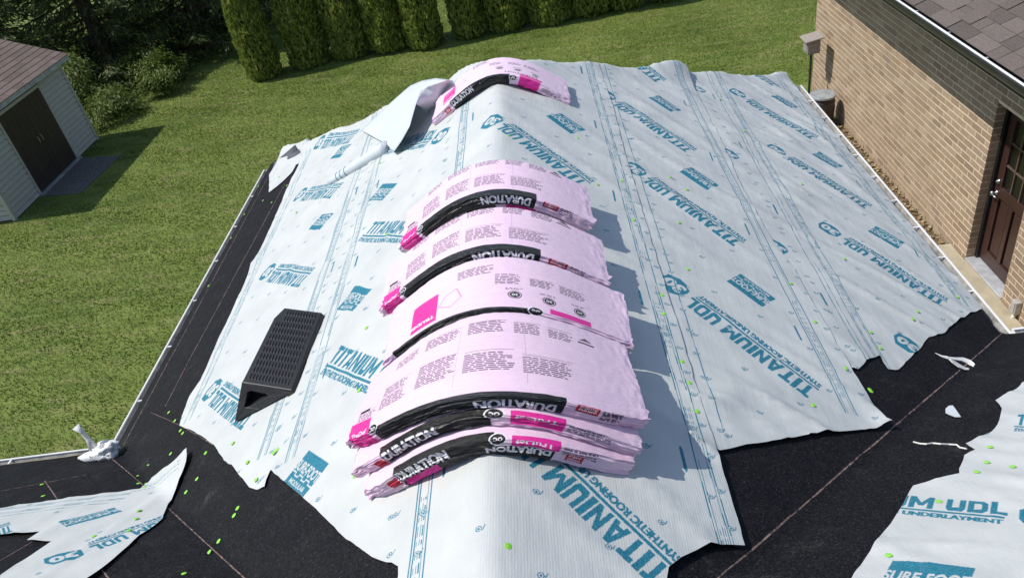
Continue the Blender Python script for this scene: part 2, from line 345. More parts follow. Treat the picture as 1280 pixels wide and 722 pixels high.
for o in (0, .012, .05, .062, .09): roofC.line((-4.2, at('M', 90, 630).y - o), (-2.4, at('M', 150, 621).y - o), .0035, INK)
for o in (0, .02, .05): roofC.line(np.array(at('L', 180, 622)[:2]) + (0, -o), np.array(at('L', 233, 585)[:2]) + (0, -o), .0035, INK)
for sheet, pl, s0, s1, y0, y1 in [('cap', 'R', -.3, .85, 1.25, 5.6), ('right_mid', 'R', .85, 1.72, 2.0, 6.4), ('right_eave', 'R', 1.72, 3.0, 2.5, 7.3), ('left_mid', 'L', .35, 1.18, 1.3, 6.2), ('left_eave', 'L', 1.2, 2.4, 2.2, 6.9)]:
    use(sheet); s = s0 + .05; k = 0
    while s < s1:
        y = y0 + (.14 if k % 2 else 0)
        while y < y1: q = plan_s(pl, s, y); mark(q[0] + random.uniform(-.01, .01), q[1] + random.uniform(-.02, .02)); y += .285
        s += .205; k += 1
    for s in (s0 + .035, s1 - .04):
        y = y0
        while y < y1: q = plan_s(pl, s, y); mark(*q); y += .15
for sheet in ('main_left', 'main_right'):
    use(sheet)
    for i in range(70): mark(*(random.uniform(-4.2, -2.2) if sheet == 'main_left' else random.uniform(1.2, 3.4), random.uniform(.8, 3.4)))
use(None)
def thread(pl, *pts, wd=.0045):
    P = [np.array(at(pl, *p)[:2]) for p in pts]
    for a, b in zip(P[:-1], P[1:]): roofC.line(a, b, wd, THREAD)
thread('R', (1252, 420), (905, 722)); thread('R', (905, 722), (880, 745)); thread('L', (146, 582), (180, 610), (300, 720), (330, 748)); thread('L', (190, 518), (228, 535), (270, 560))
thread('L', (335, 225), (219.8, 440.8), (155.8, 558.8), wd=.005); thread('L', (357, 232), (244.7, 440), (208, 510.6), wd=.005)
thread('M', (57, 602), (75, 628), wd=.005); thread('M', (0, 702), (52, 671), wd=.005); thread('M', (128, 712), (140, 728), wd=.005); thread('M', (-20, 618), (110, 594), wd=.003); thread('M', (1239, 543), (1249, 530), wd=.006)
roof_img = roofC.image('roof_print')

# ------------------------------------------------------------------ surfaces of the roof
def roof_tex(nt):
    t = nd(nt, 'ShaderNodeTexImage', image=roof_img, extension='CLIP'); t.image.colorspace_settings.name = 'Non-Color'
    u = nt.nodes.new('ShaderNodeUVMap'); u.uv_map = 'UVMap'; nt.links.new(u.outputs[0], t.inputs[0])
    s = nt.nodes.new('ShaderNodeSeparateColor'); nt.links.new(t.outputs[0], s.inputs[0]); return s
m_under, nt, b = mat('underlayment', (.6, .66, .68), .58, .22)
s = roof_tex(nt); v = coords(nt, kind='World')
r = ramp(nt, noise_n(nt, v, 5, 5), [(.3, (.49, .512, .498)), (.7, (.568, .58, .56))])
dn = ramp(nt, noise_n(nt, v, 55, 3), [(.62, (0, 0, 0)), (.78, (.14, .14, .14))])
base = mixc(nt, dn.outputs[0], r.outputs[0], (.42, .40, .36))
ink = ramp(nt, noise_n(nt, v, 90, 3), [(.3, (.006, .135, .205)), (.75, (.012, .20, .28))])
wv = nd(nt, 'ShaderNodeTexWave', wave_type='BANDS', bands_direction='X'); wv.inputs['Scale'].default_value = 38; wv.inputs['Distortion'].default_value = 1.5; wv.inputs['Detail'].default_value = 2
nt.links.new(v, wv.inputs[0])
spk = ramp(nt, noise_n(nt, v, 260, 2), [(.25, (.72, .72, .72)), (.5, (1, 1, 1))])
fac = nd(nt, 'ShaderNodeMath', operation='MULTIPLY'); nt.links.new(s.outputs[0], fac.inputs[0]); nt.links.new(spk.outputs[0], fac.inputs[1])
nt.links.new(mixc(nt, fac.outputs[0], base, ink.outputs[0]), b.inputs['Base Color'])
mp = coords(nt, (1, .22, 1), kind='World')
b1 = bump(nt, b, wv.outputs['Fac'], .16, .0012); b2 = bump(nt, b, noise_n(nt, mp, 16, 5), .30, .012, b1); bump(nt, b, noise_n(nt, v, 150, 2), .25, .002, b2)
m_back, nt, b = mat('underlayment_back', (.5, .52, .53), .5, .4); v = coords(nt, kind='World')
r = ramp(nt, noise_n(nt, v, 8, 4), [(.3, (.55, .60, .63)), (.7, (.62, .66, .68))]); nt.links.new(r.outputs[0], b.inputs['Base Color']); bump(nt, b, noise_n(nt, v, 25, 4), .3, .006)
m_barrier, nt, b = mat('ice_barrier', (.014, .013, .015), .75, .16)
s = roof_tex(nt); v = coords(nt, kind='World')
r = ramp(nt, noise_n(nt, v, 7, 6, .65), [(.35, (.0050, .0050, .0072)), (.55, (.0078, .0076, .0095)), (.64, (.012, .0118, .0125)), (.82, (.05, .047, .046))])
g = ramp(nt, noise_n(nt, v, 260, 3), [(.58, (0, 0, 0)), (.74, (1, 1, 1))])
base = mixc(nt, g.outputs[0], r.outputs[0], (.075, .07, .068)); gr_ = ramp(nt, noise_n(nt, v, 95, 4, .7), [(.36, (.3, .3, .3)), (.5, (.85, .85, .85)), (.68, (2.2, 2.2, 2.2))]); base = mixc(nt, 1.0, base, gr_.outputs[0], 'MULTIPLY'); sk = ramp(nt, noise_n(nt, coords(nt, (9, .8, 3), (0, 0, .6), 'World'), 6, 4), [(.60, (0, 0, 0)), (.8, (.4, .4, .4))]); base = mixc(nt, sk.outputs[0], base, (.022, .021, .022))
tb_ = ramp(nt, noise_n(nt, v, 38, 4), [(.36, (.12, .12, .12)), (.6, (1, 1, 1))]); tf_ = nd(nt, 'ShaderNodeMath', operation='MULTIPLY'); nt.links.new(s.outputs[1], tf_.inputs[0]); nt.links.new(tb_.outputs[0], tf_.inputs[1]); thr = mixc(nt, .0, (.30, .20, .175), (.3, .2, .2)); nt.links.new(mixc(nt, tf_.outputs[0], base, thr), b.inputs['Base Color'])
bb = bump(nt, b, noise_n(nt, v, 300, 2), .5, .002); bump(nt, b, noise_n(nt, coords(nt, (1, 1, 1), kind='World'), 14, 5), .5, .012, bb)

def W(x, y):                                       # the wrinkle field shared by all sheets (>= 0)
    sx = 1 if x > XR else -1
    if x > XR: u, v2 = (x - y) * .7071, (x + y) * .7071      # folds that run down and towards the house side
    else: u, v2 = y * .97 + x * .25, x * .97 - y * .25
    n = noise.noise(Vector((u * .75 + 3, v2 * 3.3, 1.7))) ; n2 = noise.noise(Vector((u * 1.9, v2 * 6.2 + 5, 4.1))); n3 = noise.noise(Vector((x * 2.2, y * 2.2, 9.0)))
    r1 = max(0, 1 - abs(n) * 6.5) ** 1.5; r2 = max(0, 1 - abs(n2) * 6.0) ** 1.5
    amp = .5 + .9 * max(0, n3 + .2)
    k = (1.1 if x > XR else .8) * (1 - .85 * math.exp(-((x - 1.13) ** 2 + (y - 3.25) ** 2) / .12))
    return max(0, k * (.017 * r1 * amp + .008 * r2 * amp + .014 * max(0, n3 + .15)))
def sheet(name, outline, m, off, label, cat, lift=None, cell=.04, fray=.006, wr=1.0, group=None, zf=roof_z):
    P = []
    for a, c in zip(outline, outline[1:] + outline[:1]):
        L = math.dist(a, c); k = max(1, int(L / .035))
        for i in range(k):
            t = i / k; q = (a[0] + (c[0] - a[0]) * t, a[1] + (c[1] - a[1]) * t)
            f = fray if 0 < i else 0
            P.append((q[0] + f * noise.noise(Vector((q[0] * 13, q[1] * 13, 2))), q[1] + f * noise.noise(Vector((q[0] * 13, q[1] * 13, 7)))))
    bm = bmesh.new(); vs = [bm.verts.new((x, y, 0)) for x, y in P]
    for t in tessellate_polygon([[Vector((x, y, 0)) for x, y in P]]):
        if len(set(t)) == 3:
            try: bm.faces.new([vs[i] for i in t])
            except ValueError: pass
    bmesh.ops.recalc_face_normals(bm, faces=bm.faces[:])
    if sum(f.normal.z * f.calc_area() for f in bm.faces) < 0: bmesh.ops.reverse_faces(bm, faces=bm.faces[:])
    A = np.array(P); lo, hi = A.min(0), A.max(0)
    for ax in (0, 1):
        c = lo[ax] + cell
        while c < hi[ax]:
            co = [0, 0, 0]; co[ax] = c; n = [0, 0, 0]; n[ax] = 1
            bmesh.ops.bisect_plane(bm, geom=bm.verts[:] + bm.edges[:] + bm.faces[:], dist=1e-5, plane_co=co, plane_no=n); c += cell
    me = bpy.data.meshes.new(name); cx, cy = (lo + hi) / 2; org = Vector((cx, cy, zf(cx, cy)))
    uv = bm.loops.layers.uv.new('UVMap')
    for f in bm.faces:
        f.smooth = True
        for l in f.loops: l[uv].uv = ((l.vert.co.x - RX0) / (roofC.w * RPX), (l.vert.co.y - RY0) / (roofC.h * RPX))
    for vv in bm.verts:
        x, y = vv.co.x, vv.co.y
        z = zf(x, y) + off + wr * W(x, y) + (lift(x, y) if lift else 0); vv.co = Vector((x, y, z)) - org
    bm.normal_update(); bm.to_mesh(me); bm.free(); me.materials.append(m)
    if sum(p.normal.z for p in me.polygons) < 0: me.flip_normals()
    o = link(bpy.data.objects.new(name, me), None, org); so_ = o.modifiers.new('thickness', 'SOLIDIFY'); so_.thickness = .0008; so_.offset = -1; es_ = o.modifiers.new('crisp_rim', 'EDGE_SPLIT'); es_.split_angle = math.radians(50)
    return tag(o, label, cat, group)
def bumpf(cx, cy, r, h): return lambda x, y: h * math.exp(-((x - cx) ** 2 + (y - cy) ** 2) / r ** 2)
def hiplift(x, y):
    d = abs(y - hip_y(x)); return max(0, 1 - d / .28) * (.02 + .06 * max(0, noise.noise(Vector((x * 2.6, 3, 1))) + .25))
sheets = {}
def lf_re(x, y): return hiplift(x, y) * .6 + bumpf(2.2, hip_y(2.2) + .10, .14, .06)(x, y)
def lf_rm(x, y):
    q = at('R', 1113, 540); return hiplift(x, y) + bumpf(q.x, q.y, .06, .035)(x, y) + bumpf(1.02, hip_y(1.02), .2, .06)(x, y)
def lf_ml(x, y):
    q = at('L', 240, 571); return .02 * max(0, 1 - math.hypot(x - q.x, y - q.y) / .42) ** 1.6
def lf_le(x, y):
    q = at('L', 341, 215); return hiplift(x, y) + bumpf(q.x, q.y, .18, .03)(x, y) + .05 * math.exp(-((y - hip_y(x)) / .15) ** 2) * (x < -2.4)
sheets['left_eave'] = sheet('underlayment_sheet', SH['left_eave'], m_under, LAYER['left_eave'], 'pale printed roofing underlayment on the left slope, torn lower edge, lying under the black pad', 'underlayment sheet', lf_le)
sheets['right_eave'] = sheet('underlayment_sheet', SH['right_eave'], m_under, LAYER['right_eave'], 'pale printed roofing underlayment running along the white gutter on the brick house side', 'underlayment sheet', lf_re)
sheets['left_mid'] = sheet('underlayment_sheet', SH['left_mid'], m_under, LAYER['left_mid'], 'pale printed roofing underlayment between the left slope pad and the pink bundles', 'underlayment sheet', hiplift)
sheets['right_mid'] = sheet('underlayment_sheet', SH['right_mid'], m_under, LAYER['right_mid'], 'pale printed roofing underlayment on the middle right slope, straight edge over black membrane', 'underlayment sheet', lf_rm)
sheets['cap'] = sheet('underlayment_sheet', SH['cap'], m_under, LAYER['cap'], 'pale printed roofing underlayment folded over the ridge beneath all the pink bundles', 'underlayment sheet', hiplift, wr=.8)
sheets['main_left'] = sheet('underlayment_sheet', SH['main_left'], m_under, LAYER['main_left'], 'pointed torn scrap of printed underlayment on the black membrane at bottom left', 'underlayment sheet', lf_ml, cell=.03)
sheets['main_right'] = sheet('underlayment_sheet', SH['main_right'], m_under, LAYER['main_right'], 'jagged printed underlayment on the roof at the bottom right corner of the photo', 'underlayment sheet', None)
# black membranes
def VL(x): return 3.174 + (x + 2.89) * -.97       # left valley in plan
bar = {}
bar['le'] = sheet('ice_barrier', [(-3.032, 3.05), (-3.032, 7.33), (-2.86, 7.3), (-2.2, 6.7), (-1.9, 6.2), (-1.9, 2.4), (-2.3, 2.75), (-2.75, 3.1)], m_barrier, .004, 'long black membrane strip along the left gutter', 'roof membrane', fray=.002, wr=.25)
q = O('L', (190, 518), (228, 535), (270, 560), (330, 600))
bar['lv'] = sheet('ice_barrier', [q[0], q[1], q[2], q[3], (-1.1, 2.45), (-.55, 1.9), (-.5, 1.0), (-.75, .9), (-1.427 - .3, 1.756 - .0), (-2.3, 2.35), (-2.95, 3.0)], m_barrier, .009, 'black membrane down the left valley between the torn underlayment and the bottom left scrap', 'roof membrane', fray=.003, wr=.5)
bar['ml'] = sheet('ice_barrier', [(-6.5, 3.335), (-6.5, .1), (-.3, .1), (-.55, 1.0), (-1.35, 1.72), (-2.2, 2.55), (-2.85, 3.2), (-3.0, 3.335)], m_barrier, .0045, 'black membrane along the short gutter at the left of the photo', 'roof membrane', fray=.003, wr=.35, cell=.05)
bar['rv'] = sheet('ice_barrier', [(2.318, 3.40), (2.312, 3.95), (1.6, 3.3), (1.0, 2.9), (.3, 2.5), (-.1, 1.9), (-.3, 1.2), (-.3, .1), (3.45, .1), (3.45, 3.37)], m_barrier, .006, 'black membrane down the right valley, dusty, with a pale stitched line', 'roof membrane', fray=.003, wr=.4, cell=.05)

# cap nails, children of the sheet they hold
m_cap = simple('lime_plastic', (.26, .66, .06), .4, .5, var=.1, scale=40); m_steel = simple('steel', (.5, .5, .5), .35, .5, 1, .1, 30)
def cap_mesh():
    bm = bmesh.new(); k = 14
    for r, z in ((.013, 0), (.0132, .0012), (.0115, .0026), (.006, .0032), (.0052, .0045), (.003, .0048)):
        for i in range(k): bm.verts.new((r * math.cos(2 * math.pi * i / k), r * math.sin(2 * math.pi * i / k), z))
    bm.verts.ensure_lookup_table()
    for j in range(5):
        for i in range(k): bm.faces.new([bm.verts[j * k + i], bm.verts[j * k + (i + 1) % k], bm.verts[(j + 1) * k + (i + 1) % k], bm.verts[(j + 1) * k + i]])
    bm.faces.new([bm.verts[5 * k + i] for i in range(k)]); me = bpy.data.meshes.new('cap_nail'); bm.to_mesh(me); bm.free(); me.materials.append(m_cap); return me
CAPM = cap_mesh(); bpy.context.view_layer.update()
def nails(par, pl, pts, off):
    for p in pts:
        v = at(pl, *p); z = roof_z(v.x, v.y) + off + (W(v.x, v.y) if off > .01 else .3 * W(v.x, v.y)) + .0035
        o = inst('cap_nail', CAPM, par, (v.x, v.y, z)); o.rotation_euler = NR[pl].to_track_quat('Z', 'Y').to_euler(); o.scale = (.85, .85, .65)
nails(bar['lv'], 'L', [(213.5, 519.5), (221, 529.6), (228, 542), (231, 545.5), (260, 571), (249.7, 604), (235.6, 619.7), (295.6, 649), (276.5, 681), (268, 699.5), (300, 640)], .009)
nails(bar['ml'], 'M', [(191, 588), (173.6, 595.6), (184, 605), (174, 605), (53.6, 606.7), (55, 620.7), (231, 718)], .0045)
nails(bar['lv'], 'L', [(216, 571)], .009)
nails(bar['le'], 'L', [(359.8, 234.8), (330, 254), (340.7, 256), (324, 235.6), (306.6, 270.5), (363, 240), (290, 300), (262, 360)], .004)
nails(bar['rv'], 'R', [(1086.5, 492), (1088, 494)], .006)
nails(sheets['main_left'], 'M', [(183, 612), (177.6, 644), (174, 653), (120.6, 673.7), (164, 666.7)], .02)
nails(sheets['left_eave'], 'L', [(294.5, 560.5), (312.5, 584), (323.6, 606), (350, 225), (372, 270)], .014)
nails(sheets['left_mid'], 'L', [(345.7, 573), (350, 569), (461, 418), (451.7, 495.8), (447, 602.6), (477, 211), (485, 300)], .018)
nails(sheets['cap'], 'R', [(637, 178), (723, 180.6), (778, 235.7), (793, 285.6), (828, 378), (830.7, 402), (853, 461), (862, 490), (872, 526), (638, 692), (760, 362), (748, 240)], .022)
nails(sheets['right_mid'], 'R', [(858.9, 244), (838, 228), (849, 286), (860, 344), (988, 362), (1018, 411), (1056.6, 469), (1015.7, 514.8), (912, 100), (900, 130)], .018)
nails(sheets['right_eave'], 'R', [(1087.5, 421), (1099.5, 441), (1146, 397), (1140, 407), (1196, 377), (1002, 236), (1055, 330), (930, 170)], .014)
nails(sheets['main_right'], 'M', [(1236, 564), (1231.7, 583), (1264, 589), (1219, 597), (1172, 632), (1109.6, 699.7)], .02)

# ------------------------------------------------------------------ the house under this roof
m_deck = simple('roof_deck_board', (.30, .23, .15), .8); m_white = simple('white_metal', (.72, .72, .70), .42, .5, var=.08, scale=6, bs=.05)
m_gin = simple('gutter_inside', (.27, .26, .245), .7, .3, var=.4, scale=14); m_gap_shade = simple('siding_gap_shade', (.075, .062, .058), .6, .3, var=.35, scale=9); m_blackm = simple('dark_bronze_metal', (.035, .035, .038), .35, .5, var=.3)
house = tag(empty('roofed_house', (XR, 3, 0)), 'low house wing whose roof is being re-covered, seen from its upper roof', 'house')
V = [(XR, -4, z_main(-4)), (-6.6, -4, z_main(-4)), (3.5, -4, z_main(-4))]
mb = MB(); d0 = -.012
def dk(x, y, z=None): return (x, y, (roof_z(x, y) if z is None else z) + d0)
ym = 3.396 - (ZR - (CZ - 3.207)) / PT               # where the ridge runs into the main roof
xl, xr_ = XE_L, XE_R; zl = ZR - PT * (XR - xl); zr2 = ZR - PT * (xr_ - XR)
yl, yr2 = 3.396 - (zl - (CZ - 3.207)) / PT, 3.396 - (zr2 - (CZ - 3.207)) / PT
yhl, yhr = YH + (ZR - zl) / KH, YH + (ZR - zr2) / KH
def tri(*p):
    n = len(mb.v); mb.v.extend([(q[0], q[1], q[2] + d0) for q in p]); mb.f.append(tuple(range(n, n + len(p))))
RG0, RG1 = (XR, ym, ZR), (XR, YH, ZR)
tri(RG0, (xr_, yr2, zr2), (xr_, yhr, zr2), RG1); tri(RG1, (xl, yhl, zl), (xl, yl, zl), RG0); tri(RG1, (xr_, yhr, zr2), (xl, yhl, zl))
ye = YE_M + .01
tri((-6.6, -4, z_main(-4)), (3.5, -4, z_main(-4)), (3.5, ym, ZR), RG0, (-6.6, ym, ZR)); tri((-6.6, ym, ZR), RG0, (xl, yl, zl), (-6.6, ye, z_main(ye))); tri((3.5, ym, ZR), (3.5, ye, z_main(ye)), (xr_, yr2, zr2), RG0)
mb.make('roof_deck', m_deck, house)
m_siding = simple('pale_siding', (.55, .53, .48), .6)
wl = MB(); wl.box((-2.7, 3.2, 0), (2.0, 6.9, 2.45)); wl.box((-6.3, -3.5, 0), (2.9, 3.1, 2.45)); wl.make('wall', m_siding, house)
fa = MB()
for sgn, x in ((-1, XE_L), (1, XE_R)):
    fa.box((x - .02, 3.46, ZE - .20), (x + .02, 7.45, ZE + .02))
fa.box((-6.6, 3.30, ZE - .2), (XE_L - .03, 3.33, ZE + .03)); fa.box((XE_R + .03, 3.33, ZE - .2), (3.5, 3.36, ZE + .0)); fa.box((XE_L + .03, 7.38, ZE - .3), (XE_R - .03, 7.42, ZE - .12)); fa.make('fascia', m_white, house)
# K-style gutters: profile out (u) and up (v) from the roof edge
GP = [(u * 1.3, v) for u, v in [(0, -.012), (0, -.10), (.058, -.10), (.078, -.068), (.082, -.03), (.095, -.014), (.095, .004), (.084, .004), (.084, -.004), (.089, -.004), (.089, -.010), (.078, -.028), (.074, -.064), (.055, -.096), (.004, -.096), (.004, -.012)]]
def gutter(name, fn, a, b, nh, label, start, m_in):
    root = tag(empty(name, fn(.05, -.1, (a + b) / 2)), label, 'gutter')
    m = MB().prism(GP, a, b, fn); bevel(m.make('trough', m_white, root), .002, 1)
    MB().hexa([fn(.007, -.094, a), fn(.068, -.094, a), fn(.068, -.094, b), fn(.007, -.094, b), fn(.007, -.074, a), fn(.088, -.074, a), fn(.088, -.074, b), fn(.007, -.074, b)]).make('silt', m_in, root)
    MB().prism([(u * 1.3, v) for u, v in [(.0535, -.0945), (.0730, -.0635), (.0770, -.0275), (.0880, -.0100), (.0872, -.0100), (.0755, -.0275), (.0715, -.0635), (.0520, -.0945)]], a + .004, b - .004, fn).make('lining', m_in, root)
    for e in (a, b):
        s = .0025 if e == a else -.0025
        MB().prism([(u * 1.3, v) for u, v in [(0.001, -.014), (0.001, -.0985), (.057, -.0985), (.077, -.067), (.081, -.03), (.094, -.014), (.094, .002)]], e + s, e + 2 * s, fn).make('end_cap', m_white, root)
    for i in range(nh):
        t = start + (b - start) * i / nh; h = MB()
        h.prism([(.006, -.004), (.118, -.008), (.118, -.001), (.006, .003)], t - .006, t + .006, fn); h.prism([(.055, -.012), (.108, -.034), (.108, -.028), (.055, -.005)], t + .012, t + .020, fn)
        h.make('hanger', m_steel if nh < 4 else m_white, root)
    return root
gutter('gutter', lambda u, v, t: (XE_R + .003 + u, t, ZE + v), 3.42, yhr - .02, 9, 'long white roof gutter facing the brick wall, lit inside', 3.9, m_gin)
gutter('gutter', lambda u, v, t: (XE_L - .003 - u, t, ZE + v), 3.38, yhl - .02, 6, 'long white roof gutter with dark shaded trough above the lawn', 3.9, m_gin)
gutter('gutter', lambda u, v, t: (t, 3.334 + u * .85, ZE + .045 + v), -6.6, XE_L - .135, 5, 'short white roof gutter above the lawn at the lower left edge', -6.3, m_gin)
gutter('gutter', lambda u, v, t: (t, 3.365 + u, ZE + .02 + v), XE_R + .13, 3.5, 3, 'short white gutter piece meeting the corner beneath the grey outlet box', XE_R + .4, m_gin)

# ------------------------------------------------------------------ pink shingle bundles
PINKC, MAG, BLK, RED, GREY, WHT = (.88, .645, .79), (.80, .03, .33), (.010, .010, .012), (.55, .02, .05), (.17, .11, .16), (.85, .82, .85)
U0, V0, BPX = -.53, -.10, .001
def wcanvas(): return Canvas(1060, 640, U0, V0, BPX, PINKC)     # u across the ridge, v = -(distance from back edge): v up is towards the back
# canvas y = D - t: front edge of the top at y=0, front face below 0
D0, TH = .345, .056
def streaks(c, n=60):  # lighter and darker lines paint the light and shade of film crinkles
    for i in range(n):
        y = random.uniform(-.08, .5); x = random.uniform(-.5, .4); c.line((x, y), (x + random.uniform(.05, .3), y + random.uniform(-.004, .004)), .0015, tuple(q * random.choice((.93, 1.06)) for q in PINKC))
def inv(c, txt, x1, y1, wd, h, col, bold=.04): c.text(txt, (x1, y1), (-wd, 0), (0, -h), col, bold)      # upside-down, reads right to left
def house_print(c, x, y):
    c.rect(x - .015, y - .02, x + .10, y + .14, MAG); inv(c, 'TRUDEF', x + .09, y + .02, .11, .018, WHT)
    P = [(x + .105, y + .05), (x + .15, y + .02), (x + .19, y + .06), (x + .17, y + .12), (x + .13, y + .10)]
    for a, b2 in zip(P, P[1:] + P[:1]): c.line(a, b2, .004, (.75, .2, .45))
def circ(c, x, y, r=.021):
    c.disc((x, y), r, BLK, 20); c.disc((x, y), r * .86, PINKC, 20); c.disc((x, y), r * .74, BLK, 20); inv(c, '30', x + r * .45, y + r * .3, r * .9, r * .6, WHT, .02)
def emblem(c, x, y): c.disc((x, y), .026, WHT, 18); c.disc((x, y), .022, BLK, 18); inv(c, 'OC', x + .013, y + .010, .026, .02, WHT, .03)
def redlogo(c, x, y, wd=.07): c.rect(x, y, x + wd, y + .032, RED); inv(c, 'OWENS', x + wd - .008, y + .028, wd - .016, .010, WHT, .02); inv(c, 'CORNING', x + wd - .008, y + .014, wd - .016, .009, WHT, .02)
def wrapA(thin=False):
    c = wcanvas(); streaks(c)
    for x0, x1, y0, y1 in [(-.30, -.20, .295, .335), (-.17, -.05, .29, .34), (-.03, .07, .29, .345), (.09, .17, .285, .335), (.19, .27, .285, .33), (-.44, -.34, .06, .12), (-.32, -.2, .09, .2), (-.17, -.05, .1, .2), (-.03, .09, .1, .19), (.11, .25, .09, .17)]:
        c.fine(x0, y0, x1, y1, GREY); c.line((x0, y1 + .006), (x1, y1 + .006), .0018, GREY)
    c.rect(-.44, .125, -.38, .14, BLK); c.rect(.285, .30, .345, .307, BLK); c.tris([[(.29, .315), (.34, .315), (.315, .335)]], GREY)
    for x0 in (-.05, .12): c.line((x0, .05), (x0, .34), .0015, (.6, .42, .55))
    bt = .016 if thin else .045
    c.rect(-.33, -.085, .215, bt, BLK); inv(c, 'DURATION', .195, -.022 if thin else -.008, .20, .036 if thin else .045, WHT)
    emblem(c, -.33, .01); c.rect(-.475, -.06, -.35, .075, MAG); c.text('TruDef', (-.455, -.005), (.09, .012), (0, .022), WHT, .02); redlogo(c, .245, -.03); c.fine(.325, -.04, .40, -.005, GREY, .007)
    c.line((-.5, .155), (.5, .15), .004, (.9, .62, .78)); return c.image('wrapper_text_thin' if thin else 'wrapper_text')
def wrapB():
    c = wcanvas(); streaks(c); house_print(c, -.38, .10)
    for x, y in ((.04, .13), (.15, .12), (.26, .11)): circ(c, x, y); c.fine(x - .03, y + .03, x + .03, y + .04, GREY, .006)
    for x0, x1, y0, y1 in [(-.02, .06, .20, .25), (.09, .17, .2, .24), (.19, .29, .2, .24), (-.14, -.02, .28, .33)]: c.fine(x0, y0, x1, y1, GREY)
    inv(c, 'DURATION', .27, .075, .2, .02, BLK, .01); c.rect(.16, .025, .30, .055, MAG)
    c.rect(-.32, -.085, .10, .025, BLK); emblem(c, .12, -.01); c.rect(.16, -.07, .29, .022, MAG); c.text('DURATION', (-.315, -.045), (.17, 0), (0, .04), WHT, .04)
    c.fine(.31, -.045, .42, -.02, GREY, .007); redlogo(c, -.385, -.05, .045); c.line((-.5, .2), (.5, .2), .004, (.9, .62, .78)); return c.image('wrapper_circles')
def wrapE():
    c = wcanvas(); streaks(c); house_print(c, -.31, .05)
    for x, y in ((.04, .085), (.15, .078), (.26, .07)): circ(c, x, y, .023); c.fine(x - .03, y + .03, x + .03, y + .04, GREY, .006)
    for x0, x1, y0, y1 in [(-.02, .06, .15, .21), (.09, .17, .15, .20), (.19, .29, .15, .20), (-.14, -.02, .22, .27)]: c.fine(x0, y0, x1, y1, GREY)
    c.rect(.15, .005, .30, .034, MAG); c.rect(-.42, -.085, .09, .012, BLK); emblem(c, .105, .0); c.line((-.5, .2), (.5, .2), .004, (.9, .62, .78)); return c.image('wrapper_row')
def wrapC(bottom):
    c = wcanvas(); streaks(c)
    for x0, x1 in ((-.3, -.2), (-.1, .05), (.1, .25)): c.fine(x0, .1, x1, .2, GREY)
    c.rect(-.33, -.085, .04, .03, BLK); emblem(c, .05, .0); c.rect(.09, -.028 if bottom else -.04, .24, .018, MAG); inv(c, 'TruDef', .22, -.002, .12, .018, WHT, .02); c.fine(.25, -.035, .40, -.005, GREY, .007)
    c.text('DURATION', (-.325, -.045), (.21, 0), (0, .042), WHT, .05)
    if bottom:
        c.rect(-.02, -.085, .23, -.029, BLK); inv(c, 'DURATION', .22, -.031, .21, .026, WHT, .05); redlogo(c, .27, -.062, .06); c.rect(-.32, -.085, -.17, -.046, MAG)
    c.rect(-.385, -.06, -.335, -.02, RED); return c.image('wrapper_front')
IMG = {'E': wrapE(), 'F': wrapA(True), 'A': wrapA(), 'B': wrapB(), 'C': wrapC(False), 'D': wrapC(True)}
def wrapmat(key):
    m, nt, b = mat('pink_wrapper_' + key, PINKC, .34, .45)
    t = nd(nt, 'ShaderNodeTexImage', image=IMG[key], extension='EXTEND'); t.image.colorspace_settings.name = 'Non-Color'
    u = nt.nodes.new('ShaderNodeUVMap'); u.uv_map = 'UVMap'; nt.links.new(u.outputs[0], t.inputs[0]); nt.links.new(t.outputs[0], b.inputs['Base Color']); rr = ramp(nt, t.outputs[0], [(.05, (.20, .20, .20)), (.35, (.36, .36, .36))]); nt.links.new(rr.outputs[0], b.inputs['Roughness'])
    mp = nt.nodes.new('ShaderNodeMapping'); mp.inputs['Scale'].default_value = (7, 90, 1); nt.links.new(u.outputs[0], mp.inputs[0])
    b1 = bump(nt, b, noise_n(nt, mp.outputs[0], 1.0, 6, .7), .9, .006)
    bump(nt, b, noise_n(nt, coords(nt, kind='World'), 60, 4), .3, .003, b1); return m
WM = {k: wrapmat(k) for k in 'ABCDEF'}
def base_path(sx, rf=.11):                         # signed distance across the ridge -> (x, z, normal) of a sagging curve on the roof
    x = XR + sx * CS; dx = x - XR; q = math.sqrt(dx * dx + rf * rf); lift = PT * (rf - (q - abs(dx)) ) * max(0, 1 - abs(dx) / .46)
    z = ZR - PT * (q - rf) - PT * rf + PT * rf + 0; z = ZR - PT * (abs(dx)) + max(0, (1 - abs(dx) / .46)) ** 1.5 * 0 + (lift - 0)
    return x, z
def path(sx):
    # convex curve: touches the ridge, stands a little proud beside it, lies on the slope at its ends
    dx = sx * CS; a = abs(dx); rf = .12
    z = ZR - PT * (math.sqrt(a * a + rf * rf) - rf); cone = ZR - PT * a
    f = min(1, max(0, (a - .10) / .36)); f = f * f * (3 - 2 * f)
    return XR + dx, z * (1 - f) + cone * f
